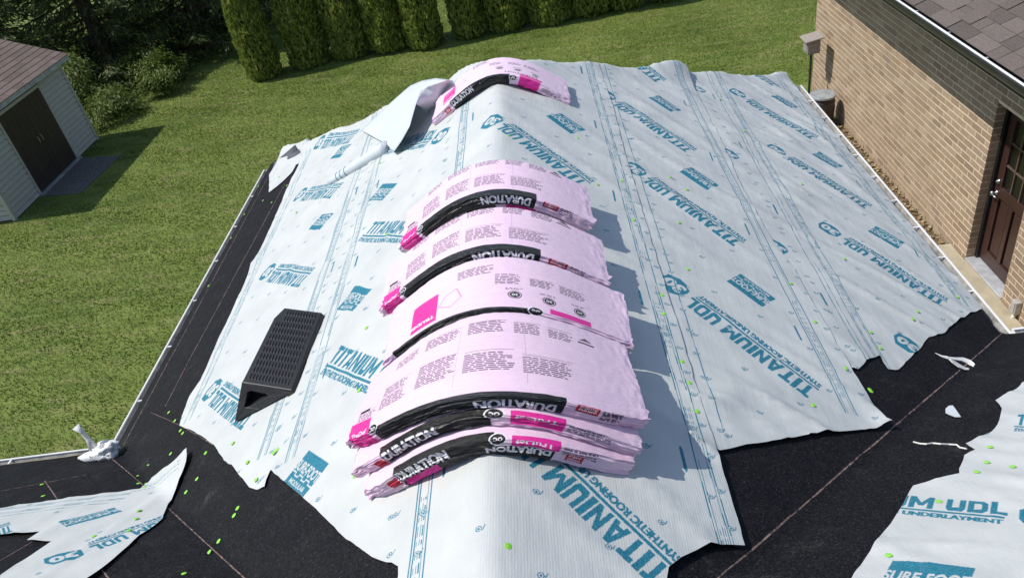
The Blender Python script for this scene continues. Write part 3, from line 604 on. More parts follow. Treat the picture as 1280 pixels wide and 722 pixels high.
def bundle(label, key, yf, depth, h, sL, sR, yaw, seed, th=TH, bow=0.0, hb=None, byaw=1.0, group='pink shingle bundles stacked along the ridge', vis=True):
    rnd = random.Random(seed); NU = 130; mid = (sR - sL) / 2; L = sL + sR
    # cross-section loop: list of (t from back, height 0..1, canvas y)
    loop = []
    for i in range(13): t = depth * (i / 12); loop.append((t, 1.0, None))
    loop = [(0.002, .0), (-.002, .3), (-.003, .65), (-.001, .95)] + [(.003 + (depth - .006) * i / 26, 1.0) for i in range(27)] + [(depth + .001, .97)] + [(depth + (0.0035 if q % 2 else .0008) - .002 * abs(q - 6) / 6, .92 - .068 * q) for q in range(13)] + [(depth - .003, 0.0)]
    K = len(loop); V = []; UV = []
    for i in range(NU + 1):
        u = i / NU; sx = -sL + L * u; e = min(u, 1 - u) * L; pinch = 1 - (.25 if u < .5 else .05) * math.exp(-(e / .018) ** 1.3)
        x, z = path(sx); x2, z2 = path(sx + .004); n = Vector((-(z2 - z), 0, x2 - x)).normalized()
        for j, (t, hh) in enumerate(loop):
            tq = t / depth; ys = yf + depth - t + yaw * (sx - mid) * (tq + byaw * (1 - tq)) - bow * tq * max(0, 1 - (sx / .46) ** 2)
            crump = (.5 if u < .5 else .28) * math.exp(-(e / .05) ** 1.5)
            nz = noise.noise(Vector((u * 9 + seed, t * 55, 1.3 * hh))) ; n2 = noise.noise(Vector((u * 40 + seed, t * 40, 5 + hh * 3))); n3 = noise.noise(Vector((u * 3.5, t * 9 + seed, hh)))
            hq = h if hb is None else hb + (h - hb) * min(1, max(0, tq) * 1.25); hgt = hq + th * hh * pinch + (.0012 * nz + .0009 * n2 + .0016 * n3) * (1 if hh > .1 else 0) + crump * .016 * n2 * hh
            lay = noise.noise(Vector((u * 2.2 + seed, hh * 9, 3))); crk = noise.noise(Vector((u * 26 + seed, hh * 5, 8)))
            dy = (.004 * nz + .003 * n2) * (1 if hh < .99 else .3) + (.006 * lay + .004 * crk if hh < .99 and t > .1 else 0) + crump * .02 * noise.noise(Vector((hh * 6, seed, u * 30 + t * 20)))
            # ragged ends
            ex = 0
            if e < .06: ex = (.006 * noise.noise(Vector((t * 14, seed * 1.7, hh * 4))) + .005 * noise.noise(Vector((t * 90, seed, hh * 12))) + (.022 * max(0, noise.noise(Vector((t * 40, seed, hh * 7))) + .2) if t > depth * .86 else 0)) * (1 - e / .06) * (1 if u > .5 else -1)
            p = Vector((x + ex, ys + dy, z)) + n * hgt
            V.append(tuple(p)); arc = 0
            y = depth - t
            if hh < .999 and t > depth * .5: y = -(.004 + (1 - hh) * th * 1.05)
            elif hh < .999: y = depth + (1 - hh) * th
            UV.append(((u - .5) * 1.0, y))
    Fc = [(i * K + j, i * K + (j + 1) % K, (i + 1) * K + (j + 1) % K, (i + 1) * K + j) for i in range(NU) for j in range(K)]
    Fc += [tuple(range(K)), tuple(NU * K + K - 1 - j for j in range(K))]
    org = (XR, yf + depth / 2, ZR)
    o = mesh_obj('shingle_bundle', V, Fc, WM[key], None, org, True); me = o.data
    uvl = me.uv_layers.new(name='UVMap'); W_, H_ = 1060 * BPX, 640 * BPX
    for l in me.loops: a, b2 = UV[l.vertex_index]; uvl.data[l.index].uv = ((a - U0) / W_, (b2 - V0) / H_)
    me.calc_loop_triangles()
    bm = bmesh.new(); bm.from_mesh(me); bmesh.ops.recalc_face_normals(bm, faces=bm.faces); bm.to_mesh(me); bm.free(); me.set_sharp_from_angle(angle=math.radians(38))
    return tag(o, label, 'shingle bundle', group)
H0 = .034
bundle('lowest pink shingle bundle of the front stack, black band touching the ridge sheet', 'D', 1.70, .345, .022, .475, .44, -.03, 1, .072, .045)
bundle('middle pink shingle bundle of the front stack of three', 'C', 1.745, .345, .096, .495, .445, -.07, 2, .050, .03)
bundle('top pink shingle bundle of the front stack, nearest and widest', 'F', 1.83, .395, .148, .485, .455, -.085, 3, .050, .085, .100, .05)
bundle('pink shingle bundle squeezed underneath the one printed with three black circles', 'C', 2.27, .335, H0, .46, .46, -.03, 4)
bundle('pink shingle bundle printed with three black circles, directly behind the front stack', 'E', 2.265, .325, H0 + .060, .43, .505, -.05, 5, .058, .02)
bundle('pink shingle bundle hidden underneath the second one behind the front stack', 'C', 2.68, .335, H0, .52, .41, -.1, 6)
bundle('pink shingle bundle just behind the one with three circles, black band and red logo', 'A', 2.675, .335, H0 + .057, .545, .445, -.105, 7, TH, .02)
bundle('pink shingle bundle hidden underneath the last one of the close row', 'C', 3.16, .335, H0, .45, .40, -.1, 8)
bundle('pink shingle bundle at the far end of the close row, black band across its front', 'A', 3.145, .335, H0 + .057, .485, .42, -.1, 9, TH, .02)
bundle('lone pink shingle bundle at the far end of the ridge beside the loose flap', 'B', 4.815, .335, H0 - .005, .495, .455, -.065, 10)

# ------------------------------------------------------------------ roofer's wedge platform
m_rub = simple('black_rubber', (.013, .013, .014), .5, .45, var=.3, scale=30, bs=.3, bd=.002); m_rub2 = simple('worn_black_rubber', (.022, .022, .023), .42, .5, var=.3, scale=60)
RT = lambda px, py, h: at('L', px, py, h)
a0, a1 = RT(293, 528, .035), RT(366, 490, .035); b1_ = RT(403.5, 392.5, .05); n_ = NR['L']
tn = Vector((-1.697, 2.795, CZ - 2.312)); tf = Vector((-1.622, 3.33, CZ - 2.277)); _e1 = a1 + Vector((0, 0, .012)); _e2 = b1_ + Vector((0, 0, .012)); _pn = (_e1 - tn).cross(_e2 - tn).normalized(); tf = tf - _pn * (tf - tn).dot(_pn); a2 = a0 + (b1_ - a1); a2 = Vector((-1.79, 3.36, roof_z(-1.79, 3.36) + .035))
pad = tag(empty('roof_wedge', (a0 + a1 + b1_ + a2) / 4), 'black rubber wedge platform with ribbed top and handle hole on the left slope', 'roof wedge')
up = Vector((0, 0, .012))
e1 = a1 + up; e2 = b1_ + up
body = MB()
# near end plate has a triangular opening: built as a frame of three bars with the grip hole between
c1, c2, c3 = a0, a1, tn; cen = (c1 * .30 + c2 * .28 + c3 * .42); inn = [cen + (c - cen) * k for c, k in ((c1, .50), (c2, .45), (c3, .48))]
inn = [inn[0] + (inn[2] - inn[0]) * .12, inn[0] + (inn[1] - inn[0]) * .18, inn[1] + (inn[0] - inn[1]) * .08, inn[1] + (inn[2] - inn[1]) * .25, inn[2] + (inn[1] - inn[2]) * .15, inn[2] + (inn[0] - inn[2]) * .1]
back = Vector((.01, .06, 0))
outer = [c1, c1 + (c2 - c1) * .45, c2, c2 + (c3 - c2) * .45, c3, c3 + (c1 - c3) * .5]
for i in range(6):
    o1, o2, i1, i2 = outer[i], outer[(i + 1) % 6], inn[i], inn[(i + 1) % 6]
    body.hexa([o1, o2, i2, i1, o1 + back, o2 + back, i2 + back, i1 + back])
bevel(body.make('end_plate', m_rub2, pad), .004, 2)
s0, s1, s2 = tn + back * .5, e1 + back * .5 - up, b1_
top = MB(); th_ = Vector((0, 0, .03))
cf = a2 + (tf - a2) * .95; ch = tf + (tn - tf) * .16; ch2 = tf + (e2 - tf) * .12
chl = ch
pts = [tn, e1, e2, ch2, chl]
k = len(pts); n0 = len(top.v); top.v += [tuple(p) for p in pts] + [tuple(p - th_) for p in pts]; top.f += [tuple(range(k)), tuple(2 * k - 1 - i for i in range(k))] + [(i, k + i, k + (i + 1) % k, (i + 1) % k) for i in range(k)]
bevel(top.make('platform', m_rub, pad), .006, 2)
sd = MB(); sd.hexa([a0 + back * .3, a0 + back * .3 + Vector((.03, 0, 0)), a2 + Vector((.03, 0, 0)), a2, tn - th_, tn - th_ + Vector((.03, 0, 0)), chl - th_ + Vector((.03, 0, 0)), chl - th_]); bevel(sd.make('side_plate', m_rub, pad), .004, 1)
fo = MB(); fo.hexa([a1 - n_ * .03, a1 + Vector((-.05, 0, 0)) - n_ * .02, b1_ + Vector((-.05, 0, 0)) - n_ * .02, b1_ - n_ * .03, a1, a1 + Vector((-.05, 0, 0)), b1_ + Vector((-.05, 0, 0)), b1_]); fo.make('foot_strip', m_rub2, pad)
ribs = MB(); T0, T1, T2, T3 = tn, e1, e2, tf
upn = (T1 - T0).cross(T3 - T0).normalized(); upn = upn if upn.z > 0 else -upn
for i in range(11):
    for j in range(13):
        v0, v1 = .05 + .085 * i, .05 + .085 * i + .068; u0 = .09 + .064 * j + .006 * (i % 2); u1 = u0 + .030
        if i > 8 and j < 2: continue
        def g(u, v_): a_ = T0 + (T1 - T0) * u; c_ = T3 + (T2 - T3) * u; return a_ + (c_ - a_) * v_
        q = [g(u0, v0), g(u1, v0), g(u1, v1), g(u0, v1)]; q2 = [g(u0 + .006, v0 + .008), g(u1 - .006, v0 + .008), g(u1 - .006, v1 - .008), g(u0 + .006, v1 - .008)]
        ribs.hexa([p + upn * .001 for p in q] + [p + upn * .0045 for p in q2])
tag(ribs.make('grip_ribs', m_rub2, pad), kind='stuff')

# ------------------------------------------------------------------ loose flap and rolled edge on the left hip
def surf(name, rows, m, label, cat, sub=2, thick=.003):
    k = len(rows[0]); V = [tuple(p) for r in rows for p in r]; Fc = [(i * k + j, i * k + j + 1, (i + 1) * k + j + 1, (i + 1) * k + j) for i in range(len(rows) - 1) for j in range(k - 1)]
    o = mesh_obj(name, V, Fc, m, None, None, True); s_ = o.modifiers.new('sub', 'SUBSURF'); s_.levels = s_.render_levels = sub; s_.subdivision_type = 'CATMULL_CLARK' if sub == 2 and name not in ('loose_flap', 'curled_underside') else 'SIMPLE'
    t_ = o.modifiers.new('thickness', 'SOLIDIFY'); t_.thickness = thick; t_.offset = 0
    return tag(o, label, cat)
Lh = lambda px, py, h: at('L', px, py, h)
rows = [[Lh(561, 100, .17), Lh(545, 98, .19), Lh(528, 101, .16), Lh(513, 107, .11)],
        [Lh(528, 110, .20), Lh(518, 113, .185), Lh(504, 118, .14), Lh(489, 128, .07)],
        [Lh(520, 130, .20), Lh(508, 134, .17), Lh(490, 140, .12), Lh(469, 147, .055)],
        [Lh(512, 158, .16), Lh(502, 159, .13), Lh(478, 161, .08), Lh(451, 163, .05)],
        [Lh(502, 176, .11), Lh(495, 176, .09), Lh(482, 176, .07), Lh(468, 172, .055)],
        [Lh(492, 190, .065), Lh(489, 187, .065), Lh(485, 182, .06), Lh(483, 180, .055)]]
flap = surf('loose_flap', rows, m_back, 'loose unprinted underlayment flap arching over on the left slope beside the lone bundle', 'underlayment flap')
rows = [[Lh(561, 100, .17), Lh(566, 101, .12), Lh(568, 106, .05)], [Lh(528, 110, .20), Lh(542, 117, .13), Lh(553, 127, .045)], [Lh(520, 130, .20), Lh(526, 134, .13), Lh(533, 142, .045)]]
cu_ = surf('curled_underside', rows, m_back, None, None); cu_.parent = flap; cu_.location = ORG[cu_.name] - ORG[flap.name]
tb = MB(); pts = [Lh(484 - 71 * t, 184 + 44 * t, .05 - .012 * t) for t in [i / 10 for i in range(11)]]
tb.tube(pts, [.052 - .022 * (i / 10) for i in range(11)], 16); ro = tb.make('rolled_underlayment', m_back, None, None, True); tag(ro, 'narrow white roll of underlayment below the loose flap on the left slope', 'underlayment roll')
for i, (px, py) in enumerate(((436, 213.5), (430, 217), (425, 220.5))):
    t = (484 - px) / 71; c = pts[0].lerp(pts[-1], t); ax = (pts[-1] - pts[0]).normalized(); a_ = ax.orthogonal().normalized(); b_ = ax.cross(a_); R_ = .0525 - .022 * t
    mr = MB(); mr.tube([c + (a_ * math.cos(q) + b_ * math.sin(q)) * R_ + ax * .006 * math.sin(q) for q in [2 * math.pi * k / 24 for k in range(25)]], .003, 5, False); mr.make('printed_line', simple('teal_print', (.012, .2, .28), .5) if i == 0 else bpy.data.materials['teal_print'], ro)
# grey turned-up tip at the far left corner
tip = [[Lh(343, 203, .05), Lh(341, 210, .04), Lh(340, 217, .03)], [Lh(357, 191, .09), Lh(356, 197, .05), Lh(355, 202, .035)], [Lh(369, 181, .12), Lh(372, 186, .07), Lh(377, 191, .04)]]
surf('turned_corner', tip, simple('grey_felt', (.10, .11, .13), .8), 'grey turned up corner of felt at the far end of the left gutter', 'felt corner', 0)

# scraps and bag
m_scrap = simple('white_tape', (.75, .74, .70), .5, var=.06)
n_ = NR['R']; tp = MB()
tail = [at('R', *p, .015 + .01 * k / 4) for k, p in enumerate(((1165, 439), (1171, 442.5), (1177, 445), (1184, 447)))]
tp.tube(tail, [.002, .004, .005, .009], 6)
outp = [(1183, 446), (1192, 447), (1203, 447), (1212, 450), (1218, 455), (1220, 460), (1216, 462.5), (1206, 462.5), (1198, 459), (1190, 453)]
innp = [(1188, 448.5), (1194, 450), (1203, 451.5), (1209, 454), (1214, 458), (1215, 460), (1212, 460.5), (1206, 459.5), (1200, 456), (1193, 451.5)]
Oq = [at('R', *p, .018 + .02 * (k % 5) / 5) for k, p in enumerate(outp)]; Iq = [at('R', *p, .02) for p in innp]
for k in range(len(Oq)):
    q = (k + 1) % len(Oq); tp.hexa([Oq[k], Oq[q], Iq[q], Iq[k]] + [v + n_ * .004 for v in (Oq[k], Oq[q], Iq[q], Iq[k])])
tag(tp.make('white_strap', m_scrap), 'looped torn white strap lying across the stitched line of the right valley', 'strap')
def flat_piece(name, pl, pts, h, m, label, cat):
    P = [at(pl, *p, h) for p in pts]; k = len(P); V = [tuple(p) for p in P] + [tuple(p + NR[pl] * .003) for p in P]
    o = mesh_obj(name, V, [tuple(range(k)), tuple(2 * k - 1 - i for i in range(k))] + [(i, (i + 1) % k, k + (i + 1) % k, k + i) for i in range(k)], m); return tag(o, label, cat)
flat_piece('torn_scrap', 'M', [(1182, 511), (1186, 507.5), (1191, 507), (1194, 511), (1201, 521), (1194, 521), (1186, 518), (1182, 516)], .012, m_under.copy() if False else m_back, 'small torn pale underlayment scrap alone on the black membrane at right', 'scrap')
fl = MB(); fl.tube([at('M', *p, .012 + .006 * math.sin(p[0])) for p in ((1142, 552), (1150, 554), (1158, 554.5), (1166, 553.5), (1176, 554.5), (1186, 555), (1196, 555.5), (1200, 559), (1208, 560.5))], .0035, 6); tag(fl.make('frayed_thread', m_scrap), 'thin white frayed thread lying on the black membrane at right', 'thread')
m_bag = simple('crumpled_white_plastic', (.88, .87, .83), .35, .5, var=.1, scale=20, bs=.6, bd=.01)
gc = at('M', 134, 563, .05); bmv = bmesh.new(); bmesh.ops.create_icosphere(bmv, subdivisions=4, radius=1)
for v in bmv.verts:
    d = v.co.normalized(); r = .088 * (.85 + .45 * noise.noise(d * 1.7) + .38 * max(0, .4 - abs(noise.noise(d * 2.6 + Vector((4, 1, 2))))) + .12 * noise.noise(d * 6))
    v.co = Vector((d.x * r * 1.05, d.y * r * .75, max(-.05, d.z * r * .75))) + gc
for f in bmv.faces: f.smooth = True
me = bpy.data.meshes.new('bag'); bmv.to_mesh(me); bmv.free(); me.materials.append(m_bag); me.transform(Matrix.Translation(-gc)); bag = link(bpy.data.objects.new('plastic_bag', me), None, gc); tag(bag, 'crumpled white plastic bag caught on the left gutter corner', 'plastic bag')
hs = MB(); Pk = [gc + Vector(q) for q in ((-.07, .0, .03), (-.085, .02, .09), (-.10, .03, .15), (-.125, .04, .19))]
hs.tube(Pk, [.03, .014, .013, .024], 8); hs.make('twisted_handle', m_bag, bag, None, True)
hs = MB(); hs.tube([gc + Vector(q) for q in ((.02, .0, .0), (-.07, -.02, -.01), (-.13, -.02, -.015), (-.19, -.01, -.02))], [.04, .04, .03, .008], 9); hs.make('trailing_end', m_bag, bag, None, True)

# ------------------------------------------------------------------ brick house on the right
XW = 4.55; RH, BH, BL_ = .0813, .0708, .203; Y0, Y1 = 3.6, 13.23; DY0, DY1, DZ0, DZ1 = 6.79, 7.605, .04, 2.005; ZT = 2.98
m_brick = tinted('tan_brick', [(0, (.35, .25, .165)), (.3, (.41, .305, .21)), (.55, (.31, .22, .15)), (.8, (.44, .335, .235)), (1, (.28, .205, .145))], .85, .2, 90, .5, .004, .22)
m_mortar = simple('pale_mortar', (.80, .665, .50), .9, .1, var=.12, scale=20, bs=.4)
bh = tag(empty('brick_house', (XW + 2, 8, 0)), 'tan brick house with shingled eave and brown door on the right', 'house')
mb = MB(); mb.box((XW + .003, Y0, 0), (XW + .25, DY0 - .004, ZT)); mb.box((XW + .003, DY1 + .004, 0), (XW + .25, Y1 - .008, ZT)); mb.box((XW + .003, DY0 - .0035, DZ1), (XW + .25, DY1 + .0035, ZT)); mb.box((XW + .003, DY0 - .0035, -.1), (XW + .25, DY1 + .0035, DZ0))
mb.box((XW + .26, Y1 - .26, 0), (XW + 6, Y1 - .012, ZT))
wall = mb.make('wall', m_mortar, bh)
bl = []
for r_ in range(-1, int(ZT / RH)):
    z0 = r_ * RH + .005; y = Y1 - (.106 if r_ % 2 else 0.0) + .0
    edges = [Y1] + ([Y1 - .0965] if r_ % 2 else [])
    yy = Y1
    first = True
    while yy > Y0:
        ln = .0965 if (first and r_ % 2) else BL_; first = False
        a, c = yy - ln, yy
        yy = a - .010
        if z0 < DZ1 and z0 + BH > DZ0:
            if a < DY1 and c > DY0:
                if c > DY1 + .03: bl.append((DY1, c, z0, .115))
                if a < DY0 - .03: bl.append((a, DY0, z0, .115))
                continue
        bl.append((a, c, z0, .05))
def visible(q):
    u, v, d = proj((XW, (q[0] + q[1]) / 2, q[2])); return -10 < u < 1290 and -10 < v < 735
vis = [q for q in bl if visible(q)]; vis.sort(key=lambda q: XW ** 2 + q[0] ** 2 + (q[2] - CZ) ** 2); big = set(vis[:300])
cache = {}
def brick_mesh(ln, dp):
    k = (round(ln, 3), dp)
    if k not in cache:
        v = []
        for x in (0, dp):
            for (a, c) in ((0, 0), (ln, 0), (ln, BH), (0, BH)):
                i = .002 if x == 0 else 0; v.append((x, a + (i if a == 0 else -i), c + (i if c == 0 else -i)))
        me = bpy.data.meshes.new('brick'); me.from_pydata(v, [], [(0, 3, 2, 1), (0, 1, 5, 4), (1, 2, 6, 5), (2, 3, 7, 6), (3, 0, 4, 7)]); me.materials.append(m_brick); cache[k] = me
    return cache[k]
rest = MB()
for q in bl:
    a, c, z0, dp = q; jit = random.uniform(-.0015, .0015)
    if q in big: inst('brick', brick_mesh(c - a, dp), wall, (XW + jit, a, z0))
    else: rest.box((XW + jit, a, z0), (XW + dp, c, z0 + BH))
tag(rest.make('bricks', m_brick, wall), kind='stuff')
# soffit, fascia, gutter, roof
XG, ZG = 3.70, CZ - 2.91; PB = .42
sf = MB(); sf.box((XG + .11, Y0 - .2, ZG - .17), (XW + .3, Y1 + .35, ZG - .15)); sf.make('soffit', simple('brown_soffit', (.06, .055, .05), .6), bh)
sf = MB(); sf.box((XG + .10, Y0 - .2, ZG - .18), (XG + .125, Y1 + .35, ZG + .01)); sf.make('fascia', m_blackm, bh)
gfn = lambda u, v, t: (XG + .105 - u, t, ZG + v)
groot = gutter('gutter', gfn, Y0 - .2, Y1 + .3, 10, 'white lipped gutter along the shingled eave of the brick house', 6.55, simple('dark_silt', (.03, .028, .026), .7))
for ch_ in groot.children:
    if ch_.name.startswith('trough'): ch_.data.materials.clear(); ch_.data.materials.append(m_blackm)
lip = MB(); lip.tube([gfn(.10, .002, Y0 - .2), gfn(.10, .002, 8), gfn(.10, .002, Y1 + .3)], .012, 8); lip.make('lip', m_white, groot)
m_shing = tinted('brown_shingle', [(0, (.115, .094, .083)), (.35, (.140, .115, .102)), (.6, (.10, .082, .073)), (.85, (.16, .132, .118)), (1, (.125, .105, .095))], .9, .2, 130, .6, .004, .45)
cb = 1 / math.sqrt(1 + PB * PB)
def rp(s, y, h=0): return Vector((XG + .06 + s * cb - h * PB * cb, y, ZG + .015 + s * PB * cb + h * cb))
rd = MB(); rd.hexa([rp(-.0, Y0 - .2, -.03), rp(6, Y0 - .2, -.03), rp(6, Y1 + .35, -.03), rp(0, Y1 + .35, -.03), rp(0, Y0 - .2, 0), rp(6, Y0 - .2, 0), rp(6, Y1 + .35, 0), rp(0, Y1 + .35, 0)]); roofb = rd.make('roof', simple('roof_under', (.05, .045, .042), .9), bh)
sh = []
for k in range(36):
    y = Y0 - .2 - random.random() * .3
    while y < Y1 + .35:
        wd = random.choice((.16, .22, .28, .36)); y1 = min(y + wd, Y1 + .36); y0 = max(y, Y0 - .2)
        if y1 > y0 + .03: sh.append((k * .143 - .02, y0, y1, random.choice((0, 0, .005))))
        y += wd
def svis(q):
    u, v, d = proj(rp(q[0], (q[1] + q[2]) / 2)); return u < 1290 and v > -12
sv = sorted([q for q in sh if svis(q)], key=lambda q: rp(q[0], q[1]).length)[:300]; svs = set(sv); rest = MB()
for q in sh:
    s_, y0, y1, ex = q; P8 = [rp(s_, y0 + .003, .0095), rp(s_, y1 - .003, .0095), rp(s_ + .2, y1 - .004, .0012), rp(s_ + .2, y0 + .004, .0012)]; P8 += [p + Vector((-PB, 0, 1)) * cb * (.008 + ex * 1.4) for p in P8]
    if q in svs: MB().hexa(P8).make('shingle', m_shing, roofb)
    else: rest.hexa(P8)
tag(rest.make('shingles', m_shing, roofb), kind='stuff')
# door
m_door = simple('brown_paint', (.050, .022, .018), .38, .5, var=.15, scale=4, bs=.1); m_fr = simple('black_door_frame', (.012, .012, .013), .35, .5); m_glass, nt, b = mat('dark_glass', (.010, .008, .008), .12, .6)
v = coords(nt, kind='World'); bump(nt, b, noise_n(nt, v, 70, 2), .35, .004)
XD = XW + .13
db = MB(); ya, yb, za, zb = DY0 + .05, DY1 - .05, DZ0 + .03, DZ1 - .04
def dbx(y0, y1, z0, z1, x0=XD, x1=XD + .045): db.box((x0, y0, z0), (x1, y1, z1))
lz = za + .86
dbx(ya, ya + .11, za, zb); dbx(yb - .11, yb, za, zb); dbx(ya + .11, yb - .11, za, za + .16); dbx(ya + .11, yb - .11, lz, lz + .13); dbx(ya + .11, yb - .11, zb - .11, zb); ymid = (ya + yb) / 2
dbx(ymid - .035, ymid + .035, za + .16, lz)
door = bevel(db.make('door', m_door, bh), .004, 2)
for y0, y1 in ((ya + .11, ymid - .035), (ymid + .035, yb - .11)):
    p = MB(); x = XD + .014; p.hexa([(x + .02, y0, za + .16), (x + .02, y1, za + .16), (x + .02, y1, lz), (x + .02, y0, lz), (x + .012, y0, za + .16), (x + .012, y1, za + .16), (x + .012, y1, lz), (x + .012, y0, lz)]) if False else p.box((x, y0 + .025, za + .185), (x + .02, y1 - .025, lz - .025)); p.box((x + .018, y0, za + .16), (x + .025, y1, lz)); bevel(p.make('door_panel', m_door, door), .006, 1)
g0, g1 = lz + .13, zb - .11; gw = (yb - ya - .22) / 3; gh = (g1 - g0) / 3
for i in range(3):
    for j in range(3):
        y0, z0 = ya + .11 + gw * i, g0 + gh * j; MB().box((XD + .02, y0 + .008, z0 + .008), (XD + .028, y0 + gw - .008, z0 + gh - .008)).make('pane', m_glass, door)
mt = MB()
for i in (1, 2): mt.box((XD + .006, ya + .11 + gw * i - .009, g0), (XD + .034, ya + .11 + gw * i + .009, g1))
for j in (1, 2): mt.box((XD + .008, ya + .11, g0 + gh * j - .009), (XD + .032, yb - .11, g0 + gh * j + .009))
mt.make('muntins', simple('worn_brown_paint', (.13, .085, .07), .5), door)
kn = MB(); zk = za + .90; yk = yb - .055
kn.tube([(XD, yk, zk), (XD - .012, yk, zk), (XD - .014, yk, zk), (XD - .04, yk, zk), (XD - .045, yk, zk), (XD - .06, yk, zk), (XD - .072, yk, zk)], [.030, .030, .012, .012, .024, .028, .016], 14); kn.tube([(XD - .058, yk, zk), (XD - .062, yk - .05, zk - .004), (XD - .058, yk - .10, zk - .006)], [.011, .010, .009], 8); kn.make('handle', m_steel, door, None, True)
kn = MB(); kn.tube([(XD, yk, zk + .14), (XD - .016, yk, zk + .14), (XD - .018, yk, zk + .14), (XD - .034, yk, zk + .14)], [.030, .028, .018, .016], 14); kn.make('deadbolt', m_steel, door, None, True)
fr_ = MB(); fr_.box((XD - .035, DY0 + .001, DZ0 + .02), (XD + .06, DY0 + .045, DZ1 - .002)); fr_.box((XD - .035, DY1 - .045, DZ0 + .02), (XD + .06, DY1 - .001, DZ1 - .002)); fr_.box((XD - .033, DY0 + .046, DZ1 - .04), (XD + .058, DY1 - .046, DZ1 - .003)); bevel(fr_.make('door_frame', m_fr, bh), .003, 1)
ls = MB(); ls.box((XW - .01, DY0 + .003, DZ0 - .005), (XD + .05, DY1 - .003, DZ0 + .018)); bevel(ls.make('sill', simple('aluminium_sill', (.55, .57, .60), .4, .5, .3), bh), .004, 1)
ub = MB(); ub.box((XW - .07, 6.43, .10), (XW - .004, 6.52, .26)); bx = tag(bevel(ub.make('outlet_box', simple('grey_box_paint', (.42, .41, .38), .5)), .008, 2), 'grey outdoor outlet box low on the brick right of the door', 'outlet box')
cv = MB(); cv.box((XW - .078, 6.442, .112), (XW - .0715, 6.508, .248)); bevel(cv.make('cover', bpy.data.materials['grey_box_paint'], bx), .003, 1)
cv = MB(); cv.tube([(XW - .035, 6.475, .1), (XW - .035, 6.475, .05), (XW - .05, 6.47, .015)], .02, 10); cv.make('conduit', m_scrap, bx, None, True)
# box on a post, and the barrel
PX, PY = 4.24, 12.45
pr = tag(empty('post_box', (PX, PY, 0)), 'weathered grey wooden box on a thin black post before the brick corner', 'post box')
m_wood = tinted('weathered_wood', [(0, (.22, .20, .18)), (1, (.32, .29, .26))], .85, .2, 50, .4, .004, .3)
pm = MB(); pm.tube([(PX, PY, -.09), (PX, PY, .98)], .02, 10); pm.make('post', m_blackm, pr)
pm = MB(); pm.box((PX - .10, PY - .12, .95), (PX + .10, PY + .12, 1.17)); bevel(pm.make('box', m_wood, pr), .006, 1)
pm = MB(); pm.hexa([(PX - .15, PY - .17, 1.155), (PX + .14, PY - .17, 1.20), (PX + .14, PY + .17, 1.20), (PX - .15, PY + .17, 1.155), (PX - .15, PY - .17, 1.178), (PX + .14, PY - .17, 1.222), (PX + .14, PY + .17, 1.222), (PX - .15, PY + .17, 1.178)]); bevel(pm.make('lid', m_wood, pr), .005, 1)
pm = MB(); pm.box((PX - .1065, PY - .09, .97), (PX - .1015, PY + .09, 1.13)); pm.make('front_panel', m_wood, pr)
BX, BY = 4.24, 11.8; br = tag(empty('barrel', (BX, BY, 0)), 'dark brown barrel with a grey lid standing against the brick wall', 'barrel')
bb_ = MB(); zs = [-.075, -.04, .12, .24, .36, .44]; rs = [.16, .17, .19, .20, .19, .175]
bb_.tube([(BX, BY, z) for z in zs], rs, 24); bb_.make('drum', simple('dark_brown_wood', (.05, .03, .022), .6), br, None, True)
for z, r_ in ((.12, .193), (.36, .193)):
    h_ = MB(); h_.tube([(BX, BY, z - .012), (BX, BY, z + .012)], r_ + .002, 24, False); h_.make('hoop', m_blackm, br, None, True)
ld = MB(); ld.tube([(BX, BY, .44), (BX, BY, .455), (BX, BY, .475), (BX, BY, .485)], [.20, .205, .20, .17], 24); ld.make('lid', simple('grey_plastic', (.30, .32, .33), .45), br)

# ------------------------------------------------------------------ ground
def grass_nodes(m_name, dark, mid, lite, dry, rough=.7, blades=False):
    m, nt, b = mat(m_name, mid, rough, .15)
    v = coords(nt, kind='World'); n1 = noise_n(nt, v, .45, 3, .5); n2 = noise_n(nt, coords(nt, (.5, 1.9, 1), (0, 0, .45), 'World'), 2.4, 4); n3 = noise_n(nt, coords(nt, (.35, 2.4, 1), (0, 0, .38), 'World'), 1.5, 4)
    r1 = ramp(nt, n1, [(.3, dark), (.52, mid), (.72, lite)])
    c = mixc(nt, ramp(nt, n2, [(.52, (0, 0, 0)), (.74, (.75, .75, .75))]).outputs[0], r1.outputs[0], dry)
    c = mixc(nt, ramp(nt, n3, [(.42, (0, 0, 0)), (.62, (.5, .5, .5))]).outputs[0], c, lite)
    if blades:
        g = nt.nodes.new('ShaderNodeNewGeometry'); rr = ramp(nt, g.outputs['Random Per Island'], [(0, (.80, .80, .76)), (.6, (1.02, 1.02, 1)), (1, (1.28, 1.2, 1.1))])
        c = mixc(nt, 1.0, c, rr.outputs[0], 'MULTIPLY')
    else: bump(nt, b, noise_n(nt, v, 40, 4), .3, .01)
    nt.links.new(c, b.inputs['Base Color']); return m
G = ((.090, .136, .025), (.136, .184, .038), (.185, .225, .055), (.27, .245, .11))
m_lawn = grass_nodes('lawn_ground', *G); m_blade = grass_nodes('grass_blade', *G, blades=True)
N = 40; gv = []; gx = np.concatenate([np.linspace(-900, -40, 6), np.linspace(-30, 30, 31), np.linspace(40, 900, 6)]); gy = np.concatenate([np.linspace(-900, -20, 6), np.linspace(-10, 45, 31), np.linspace(60, 900, 6)])
def gz(x, y): return -.085 * min(1, max(0, (x - 2) / 2))
gv = [(x, y, gz(x, y)) for y in gy for x in gx]; nx = len(gx)
